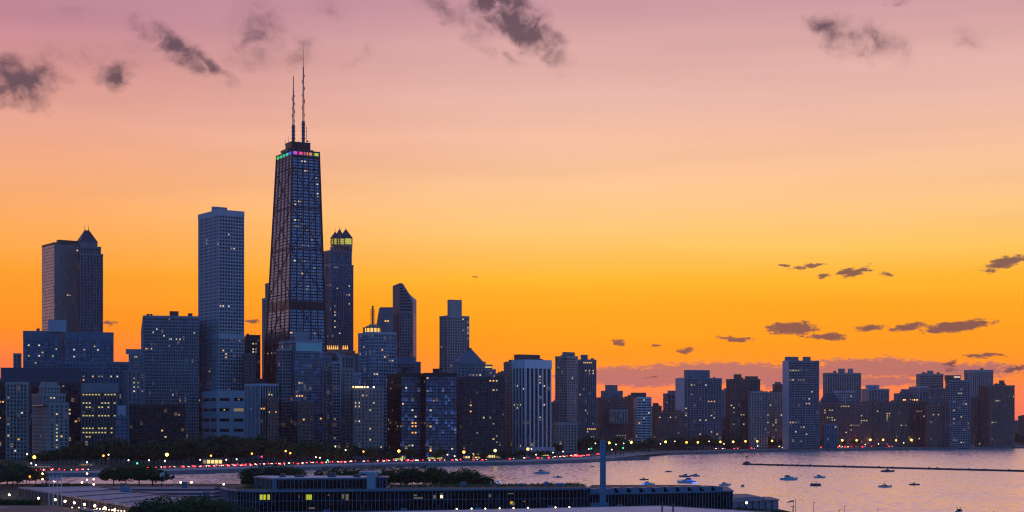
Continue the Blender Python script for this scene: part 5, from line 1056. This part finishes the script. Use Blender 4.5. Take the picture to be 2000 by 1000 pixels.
rl.tube((-86,521.1,16.5), (26,540.7,16.5), .03, n=4); rl.build('roof_rail', M['mull'], e)
# upper tier
e = empty('rooftop_pavilion', (0,0,0)); tag(e, 'dark glass upper storey with pale stair shaft on the waterworks hall roof', 'building')
fp = [(-92.6,551), (-82.3,532), (-50.7,537), (-50.7,560), (-92.6,560)]
MB().prism(fp, 15.8, 19.3).build('glazing', M['glassn'], e)['pane'] = (1.3, 1.3, 4); MB().prism([(x, y + .3) for x, y in fp], 19.3, 19.6).build('roof', M['roofp'], e)
curtain(e, (-82.3,532), (-50.7,537), 15.9, 19.7, 24, (), .45); curtain(e, (-92.6,551), (-82.3,532), 15.9, 19.7, 16, (), .45)
MB().box(-83.1, -81.7, 531.4, 532.6, 15.9, 19.6).build('corner_pier', M['fascia'], e)
MB().box(-50.6, -47.6, 533.5, 545, 15.9, 21.6).box(-53.5, -46.4, 535, 546, 21.1, 21.9).build('stair_shaft', M['marble'], e)
MB().box(-47.5, -43.9, 535, 545, 16.2, 19.6).build('stair_glazing', M['glassn'], e)['pane'] = (1, 1, 4)
m = MB().box(-47.6,-43.7,534.7,545.2,19.6,20.1).box(-47.6,-43.7,534.7,545.2,15.9,16.3)
for x in (-47.4,-46.2,-45.1,-43.9): m.box(x - .12, x + .12, 534.7, 535, 16.3, 19.6)
m.build('stair_frame', M['fascia'], e)
for i, (px, w1, z1) in enumerate(((545,12,20.6),(575,20,20.2),(640,16,20.9),(690,14,20.4))):
    MB().box(0, w1*.17, 0, 3, 19.5, z1).box(.2, w1*.17 - .2, .2, 2.8, z1, z1 + .2).build('rooftop_unit', M['metal'], e, (PX(px, 545), 545, 0))
# right wing with light scoops
e = empty('waterworks_wing', (0,0,0)); tag(e, 'lower dark glass waterworks wing with a row of pale roof scoops', 'building')
fp = [(27.2,541), (81.2,564), (84,600), (27.2,600)]
MB().prism(fp, 1.5, 13.7).build('glazing', M['glassn'], e)['pane'] = (1.3, 1.3, 4); MB().prism([(x, y + .4) for x, y in fp], 13.7, 13.95).build('roof', M['roofs'], e)
curtain(e, (27.2,541), (81.2,564), 2, 14, 46, (), .5); curtain(e, (81.2,564), (84,600), 2, 14, 20, (), .5)
for i in range(11):
    t = (i + .05) / 11 * .93; ax, ay = 27.2 + 54 * t, 541 + 23 * t + .9
    wv2 = 54 * .93 / 11; a_ = math.atan2(23, 54); Lw = wv2 / math.cos(a_)
    s = empty('roof_scoop', (ax, ay, 13.95), a_); s.parent = e
    MB().add([(Lw*.42,0,0),(Lw,0,0),(Lw,0,1.55),(Lw*.16,0,1.75),(Lw*.42,7,0),(Lw,7,0),(Lw,7,1.55),(Lw*.16,7,1.75)], [(0,1,2,3),(7,6,5,4),(0,3,7,4),(3,2,6,7),(1,5,6,2),(0,4,5,1)]).build('scoop_cowl', M['fascia'], s)
    MB().box(0, Lw*.45, 1.2, 6.8, 0, 1.3).build('scoop_glazing', M['glassd'], s)
MB().fru([(30,556),(76,574),(78,596),(30,596)], 13.9, [(31,558),(70,573),(72,594),(31,594)], 14.8).build('roof_mound', M['brickw'], e)
MB().box(27.6, 34.0, 538.6, 541.2, 6, 10.8).build('balcony', M['fascia'], e); MB().box(27.6, 34.0, 540.2, 541.4, 14.0, 15.6).build('parapet_panel', M['fascia'], e)
# pylon
Y = 528; e = empty('pylon', (PX(1177.5, Y), Y, 2.5)); tag(e, 'tall plain blue pylon standing before the lower waterworks wing', 'pylon')
m = MB().fru([(-1.02,-1.4),(1.02,-1.4),(1.02,1.4),(-1.02,1.4)], 0, [(-.92,-1.3),(.92,-1.3),(.92,1.3),(-.92,1.3)], 30.1)
m.build('shaft', M['pylon'], e); MB().box(-1.0, 1.0, -1.38, 1.38, 30.1, 30.4).build('cap', M['fascia'], e); MB().box(-2, 2, -2, 2, 0, 1).build('base', M['fascia'], e)
m = MB()
for z in range(4, 30, 4): m.box(-1.04, 1.04, -1.42 + z * .003, -1.2, z - .04, z + .04)
m.build('panel_seam', M['dark'], e)
# foreground roof
e = empty('flat_roof_building', (0,0,0)); tag(e, 'flat pinkish membrane roof of a building at the very bottom edge', 'building')
fp = [(45,463), (-62,424.5), (-62,360), (95,360), (95,404)]
MB().prism(fp, 2, 13.9).build('wall', M['brickw'], e); MB().prism([(x * .995, y * .9995) for x, y in fp], 13.9, 14.0).build('roof', M['roofp'], e)
m = MB()
for (a_, b_) in ((fp[0], fp[1]), (fp[0], fp[4])):
    A, Bq = Vector((*a_, 0)), Vector((*b_, 0)); d = (Bq - A).normalized(); n = Vector((-d.y, d.x, 0)) * .25; m.fru([(A+n)[:2],(Bq+n)[:2],(Bq-n)[:2],(A-n)[:2]], 13.8, [(A+n)[:2],(Bq+n)[:2],(Bq-n)[:2],(A-n)[:2]], 14.12)
m.build('parapet_edge', M['fascia'], e)
for px in (1294.5, 1316):
    p = P(px, 1000, 430); MB().tube((0,0,0), (0,0,1.9), .22, n=8).tube((0,0,1.9), (0,0,2.3), .38, n=8).build('roof_vent', M['dark'], e, (p.x, 432, 14))
for i, px in enumerate((486,640,790,934.5,1076,1209)):
    Y = 512 + i * 5.2; zt = (CH + (HZ - interp([(486,997.5),(790,992),(934,990),(1076,987),(1209,985)], px)) * Y / F)
    o = MB().box(-1.1, 1.1, -.8, .8, -2.2, -.35).box(-1.0, 1.0, -.7, .7, -.35, 0).tube((-.4,0,-9), (-.4,0,-2.1), .3).build('ventilation_unit', M['fascia'], None, (PX(px, Y), Y - 3, zt))
    tag(o, ORD[i] + ' grey ventilation box from the left along the foot of the dark glass hall', 'ventilation unit', 'ventilation boxes along the hall')
for px, py in ((892,994),(921,993.5),(948,993.5),(976,993),(1003,992.5),(1031,992),(1085,991),(1112,990.5)):
    Y = YZ(py, 14.4)
    Y = min(Y, 430 + (px - 700) * .055)
    o = lamp('tiny', px, py, Y, '{o}small warm light from the left on the edge of the pinkish roof', 'small lights on the roof edge', 13.9)
# left filtration building
e = empty('filtration_building', (0,0,0)); tag(e, 'long low filtration building with wide pale roof and brown ribbed wall', 'building')
q = [(PX(38, 680), 680), (PX(265, 531), 531), (PX(378, 579), 579), (PX(180, 693), 693)]
MB().prism(q, 2, 9.7).build('wall', M['brickw'], e); MB().prism([(x, y) for x, y in q], 9.7, 10).build('roof', M['roofq'], e)
curtain(e, q[0], q[1], 2.4, 10.1, 30, (), .5, .12, .3)
A0, A1, B0, B1 = Vector((*q[0], 0)), Vector((*q[1], 0)), Vector((*q[3], 0)), Vector((*q[2], 0)); m = MB()
for t in (.32, .52, .7, .84):
    a_, b_ = A0.lerp(A1, t + .04), B0.lerp(B1, t); m.tube((a_.x, a_.y, 10.15), (b_.x, b_.y, 10.12), .16, n=4)
m.build('roof_joint', M['dark'], e)
m = MB(); a_, b_ = B0, B1; m.tube((a_.x, a_.y, 10.2), (b_.x, b_.y, 10.2), .4, n=4); m.build('roof_edge', M['dark'], e)
p = P(246, 963, 640); MB().box(-2, 2, -1.5, 1.5, 10, 12).build('rooftop_unit', M['fascia'], e, (p.x, 640, 0))
e = empty('settling_basin_building', (0,0,0)); tag(e, 'low blue grey roofed building between the pale roof and the glass hall', 'building')
q2 = [(PX(184, 691) + 1, 691), (PX(380, 580) + 1.5, 577), (-104, 570), (-112, 700), (PX(180, 702) + 1, 702)]
MB().prism(q2, 2, 9.2).build('wall', M['brickw'], e); MB().prism([(x, y) for x, y in q2], 9.2, 9.45).build('roof', M['roofs'], e)
m = MB()
for yy, xa in ((660, -175), (625, -152), (600, -138)): m.box(xa, -107, yy, yy + .8, 9.4, 10.2)
m.build('roof_parapet', M['metal'], e)
for px, Y, ww, zz in ((404,610,2.6,11.2),(361,690,2.2,11.8),(474,600,2.4,12.0),(241,688,2.5,11.3)): MB().box(-ww/2, ww/2, -1, 1, 9.3, zz).box(-ww/2 - .15, ww/2 + .15, -1.15, 1.15, zz, zz + .2).build('rooftop_unit', M['roofs'], e, (PX(px, Y), Y, 0))
# lawn, hedge, car park
setting(MB().prism([(-340,725),(-232,712),(-217,680),(-129,531),(-124,470),(-340,470)], 2, 6.0).build('terrace_ground', M['land'], None))
setting(MB().prism([(-336,708),(-226,698),(-206,655),(-190,626),(-336,626)], 5.8, 6.06).build('lawn', M['grass'], None))
setting(MB().prism([(-336,612),(-182,606),(-142,540),(-130,488),(-336,488)], 5.8, 6.05).build('parking_lot', M['asphalt'], None))
m = MB()
for i in range(14): x = -176 + i * 3.0; m.box(x, x + .14, 572 - i * 5, 577 - i * 5, 6.05, 6.09)
m.box(-300, -186, 602, 602.3, 6.05, 6.09); m.box(-300, -192, 590, 590.3, 6.05, 6.09); m.box(-300, -196, 594, 595.2, 6.05, 6.1)
setting(m.build('parking_lines', M['line'], None))
h = MB(); rh = random.Random(4)
for i in range(9000):
    x = rh.uniform(0, 1); p = Vector((PX(-20 + x * 98, 617 - 6 * x), 617 - 6 * x + rh.uniform(-2, 2), 6.0 + rh.uniform(0, 1.7) + .3 * math.sin(x * 40))); s = rh.uniform(.15, .35)
    u_ = Vector((rh.gauss(0,1), rh.gauss(0,1), rh.gauss(0,1))).normalized(); v_ = u_.cross(Vector((rh.gauss(0,1), rh.gauss(0,1), rh.gauss(0,1)))).normalized(); h.add([p - u_*s, p + v_*s, p + u_*s, p - v_*s], [(0,1,2,3)])
tag(h.build('clipped_hedge', M['leaf'], None), 'dark clipped hedge along the edge of the lawn', 'hedge')
for k, (px, Y) in enumerate(((166,566),(173,564),(181,557),(188,556),(196,550),(204,545))):
    c_ = copy_tree(car_p[1]); c_.location = (PX(px, Y), Y, 6.06); c_.rotation_euler.z = R(55)
    tag(c_, ORD[k] + ' parked pale car from the left beside the ribbed filtration wall', 'car', 'parked cars by the filtration building')
    for ch in list(c_.children):
        if ch.name.startswith(('taillight', 'headlight')): ch.material_slots[0].link = 'OBJECT'; ch.material_slots[0].material = M['glassd' if ch.name.startswith('head') else 'antred']
for i, (px, py) in enumerate([(18,972),(75,973),(108,976),(127,979),(145,982),(165,985),(185,988),(205,992),(224,996)]):
    Y = interp([(18,668),(75,628),(224,536)], px)
    lamp('globe', px, py, Y, '{o}glowing globe lamp from the left before the ribbed filtration wall', 'globe lamps by the filtration building', 6.0)
for i, px in enumerate((141,154,189,195,201,207,213,219,225,231,237,243)):
    Y = 566 - (px - 189) * .55 if px > 180 else 588
    lamp('tiny', px, 993.5 + max(0, (px - 189)) * .09, Y, '{o}low path light from the left in the car park by filtration wall', 'low lights in the car park', 6.0)
for px, py in ((58,931),(83,936),(83,925),(170,925),(170,937),(183,946),(183,936),(437,946),(374,942),(353,942),(160,942),(106,940)):
    lamp('globe' if px != 58 else 'orange', px, py, 880 if py < 941 else 760, '{o}twin park lamp from the left beside the near water', 'park lamps beside the near water', 2.5)
# flagpoles
M['wsock'] = mat('orange_windsock', (.6,.22,.12), .8); M['pole'] = mat('white_flagpole', (.8,.74,.70), .4, .05); M['flagw'] = mat('pale_flag', (.75,.6,.62), .8, .1); M['flagr'] = mat('red_flag', (.45,.08,.1), .8); M['flagd'] = mat('dark_flag', (.05,.05,.09), .8)
def flagpole(px, ytop, Y, mk, label, fl=1, z=2.5, w=5.2, h=2.0, thick=.22):
    e = empty('flagpole', (PX(px, Y), Y, z)); tag(e, label, 'flagpole', 'flagpoles by the waterworks'); H = CH + (HZ - ytop) * Y / F - z
    MB().tube((0,0,0), (0,0,H), thick, thick * .6, 8).build('pole', M['pole'], e); MB().ball((0,0,H + .15), .25).build('finial', M['pole'], e)
    m = MB(); n = 10
    for i in range(n + 1):
        t = i / n; x = fl * w * t; y = .35 * math.sin(t * 7) ; dz = -.5 * t + .2 * math.sin(t * 6)
        m.v += [(x, y, H - .3 + dz), (x, y + .1, H - .3 - h + dz - .2 * t)]
    for i in range(n): m.f.append((2*i, 2*i+1, 2*i+3, 2*i+2))
    o = m.build('flag', M[mk], e); so = o.modifiers.new('thick', 'SOLIDIFY'); so.thickness = .03
for px, mk, o_ in ((96,'flagr','first tall white flagpole, with a reddish flag, before the pale roof'),(104,'flagw','second tall white flagpole from the left, pale flag, before the pale roof'),(112,'flagw','third tall white flagpole from the left, pale flag, before the pale roof'),(120,'flagw','last tall white flagpole of four, pale flag, before the pale roof')):
    flagpole(px, 929 + (2 if px == 96 else 0), 604, mk, o_, z=6.0, fl=-1 if px == 96 else (-1), w=1.45, h=1.3)
flagpole(321, 921, 840, 'flagw', 'thin flagpole with white flag beside the clump of near trees', fl=-1, w=2.6, h=2, thick=.12)
flagpole(341, 927, 840, 'flagd', 'thin flagpole with dark flag alone before the near water', fl=-1, w=2.4, h=1.9, thick=.12)
# near trees
def ntree(px, ty, Y, label, wide=1.0, base=2.5):
    h = CH + (HZ - ty) * Y / F - base; o = plant(near_protos, px, Y, h, 13, base, wide); tag(o, label, 'tree', 'trees around the waterworks'); return o
for i, (px, ty, Y) in enumerate(((-8,903,870),(14,900,880),(34,905,890),(52,912,880),(70,915,885),(25,912,850),(-2,918,840))): ntree(px, ty, Y, ORD[i] + ' leafy tree of the dark clump left of the flags', 1.1)
for i, (px, ty) in enumerate(((222,909),(246,905),(272,906),(298,908),(316,918))): ntree(px, ty, 872, ORD[i] + ' tree from the left of the rounded clump before the near water', 1.1)
for i, (px, ty) in enumerate(((497,914),(515,909),(538,908),(562,910),(582,916))): ntree(px, ty, 800, ORD[i] + ' tree from the left of the clump behind the glass upper storey', 1.15)
for i, (px, ty) in enumerate(((636,915),(660,912),(684,914),(708,914),(735,911),(758,913),(782,911),(806,912),(828,910),(848,912),(864,922))): ntree(px, ty, 825, ORD[i] + ' tree from the left in the low row behind the stair shaft', 1.15)
for i, (px, ty) in enumerate(((888,920),(906,913),(922,917),(940,926),(954,932))): ntree(px, ty, 800, ORD[i] + ' tree from the left of the rounded clump at the water edge', 1.1)
for i, (px, ty) in enumerate(((278,979),(296,974),(318,969),(345,975),(372,970),(395,968),(418,975),(440,978),(462,984),(485,992),(308,985),(356,984),(404,984),(432,990))): ntree(px, ty, 480 - (i % 3) * 8, ORD[i] + ' dark tree from the left in front of the pale filtration roof', .9)
for i, px in enumerate((88,110,130,150,165)): ntree(px, 943 + (i % 2), 790, ORD[i] + ' low shrub from the left along the far edge of the pale roof', 2.0)
for i, (px, ty) in enumerate(((1447,990),(1470,992),(1493,993),(1513,995),(1530,997))): ntree(px, ty, 560, ORD[i] + ' low shrub from the left before the blue grey shed', 1.5)
# shed and masts at the lower right
e = empty('pump_shed', (0,0,0)); tag(e, 'low blue grey shed at the right end of the waterworks wing', 'building')
MB().prism([(86,598),(107.5,618),(107.5,640),(86,640)], 2, 7.6).build('wall', M['bluepanel'], e); MB().prism([(85.6,597.4),(108,617.6),(108,640.5),(85.6,640.5)], 7.6, 7.9).fru([(86,600),(104,616),(104,640),(86,640)], 7.9, [(88,604),(98,614),(98,638),(88,638)], 9.2).build('roof', M['roofs'], e)
m = MB()
for i in range(7): t = i / 7; m.box(86 + 21.5*t, 86.2 + 21.5*t, 597.7 + 20*t, 598.1 + 20*t, 2, 7.6)
m.build('wall_rib', M['metal'], e)
def mast(px, yt, Y, label, arm=None, cross=None, name='lamp_post'):
    e = empty(name, (PX(px, Y), Y, 2.5)); tag(e, label, 'lamp post' if name == 'lamp_post' else 'mast', 'posts on the pier'); H = CH + (HZ - yt) * Y / F - 2.5
    MB().tube((0,0,0), (0,0,H), .11, .08).build('pole', M['dark'], e)
    if arm: MB().tube((0,0,H), (arm,0,H + .15), .08).box(arm * .6, arm * 1.3, -.15, .15, H + .05, H + .22).build('lamp_arm', M['dark'], e)
    if cross: MB().box(-cross, cross, -.08, .08, H - .1, H + .08).build('crossarm', M['dark'], e)
    return e, H
mast(1550, 978, 575, 'thin mast left of the windsock pair', name='mast'); e, H = mast(1554, 974, 575, 'thin mast carrying the orange windsock', name='mast')
MB().tube((-.9,0,H - .8), (-3.2,0,H - 1.4), .36, .14, 8).build('windsock', M['wsock'], e) ; MB().tube((-.8,0,H - .8), (0,0,H - .7), .04).build('bracket', M['dark'], e)
mast(1548, 989, 575, 'short post with a crossarm under the windsock', cross=.75, name='mast')
mast(1588.5, 982, 575, 'single arm lamp post just right of the windsock masts', arm=.6); mast(1649, 989, 575, 'second single arm lamp post along the pier edge', arm=.6); mast(1713, 995, 575, 'last single arm lamp post along the pier edge', arm=.6); mast(1640, 996, 575, 'short crossarm post beside second lamp post', cross=.7, name='mast')
mast(1490, 972, 606, 'lamp post with a short arm behind the blue grey shed', arm=.4)
lamp('globe', 1458, 982, 585, 'bright globe lamp in front of the blue grey shed', 'globe lamp at the shed', 2.5)
for px, yt in ((203,965),(244,976),(258,980)): mast(px, yt, 560, {203:'thin dark post before the ribbed filtration wall, leftmost of three',244:'thin dark post before the ribbed filtration wall, middle of three',258:'thin dark post before the ribbed filtration wall, closest to the trees'}[px])
# aircraft and birds
M['plane'] = mat('aircraft_paint', (.2,.18,.18), .4)
p = P(928, 541, 2500); e = empty('airplane', p, R(5)); tag(e, 'tiny airplane low in the orange sky right of the slanted tower', 'airplane')
MB().tube((-4,0,0), (3,0,0), .55, .75, 8).tube((3,0,0), (4.6,0,-.1), .75, .15, 8).build('fuselage', M['plane'], e); MB().box(-.8, 1.2, -6.5, 6.5, .1, .3).build('wing', M['plane'], e); MB().box(-4.2, -3.2, -2, 2, .2, .32).box(-4.4, -3.3, -.1, .1, .2, 1.7).build('tail', M['plane'], e)
M['bird'] = mat('dark_feathers', (.06,.05,.05), .9)
for px, py, s, lab in ((1222,597,.5,'small dark bird higher in the orange sky'),(1232,691,.5,'small dark bird lower, just above the purple cloud band'),(1664,602,.4,'small dark bird alone above the right hand clouds')):
    p = P(px, py, 420); e = empty('bird', p, R(20)); e.scale = (s, s, s); tag(e, lab, 'bird', 'birds in the sky')
    MB().ball((0,0,0), .16, 2.2, 1, .9).tube((-.3,0,0), (-.7,0,.02), .08, .02).ball((.36,0,.05), .1).build('body', M['bird'], e)
    for sy in (-1, 1): MB().add([(.15,sy*.08,.05),(.2,sy*.5,.22),(0,sy*1.0,.12),(-.12,sy*.5,.2),(-.15,sy*.08,.04)], [(0,1,2,3,4)]).build('wing', M['bird'], e)
settle()
# ------------------------------------------------------------------ haze
if HAZE:
    hz = bpy.data.materials.new('evening_haze'); hz.use_nodes = True; t = hz.node_tree; t.nodes.clear()
    v = t.nodes.new('ShaderNodeVolumePrincipled'); v.inputs['Color'].default_value = (1,.74,.74,1); v.inputs['Density'].default_value = HAZE; v.inputs['Anisotropy'].default_value = .5
    oo = t.nodes.new('ShaderNodeOutputMaterial'); t.links.new(v.outputs[0], oo.inputs['Volume']); hz.cycles.homogeneous_volume = True
    o = MB().box(-1950, 1950, -250, 2860, -3.5, 480).build('haze', hz, None); o['kind'] = 'stuff'
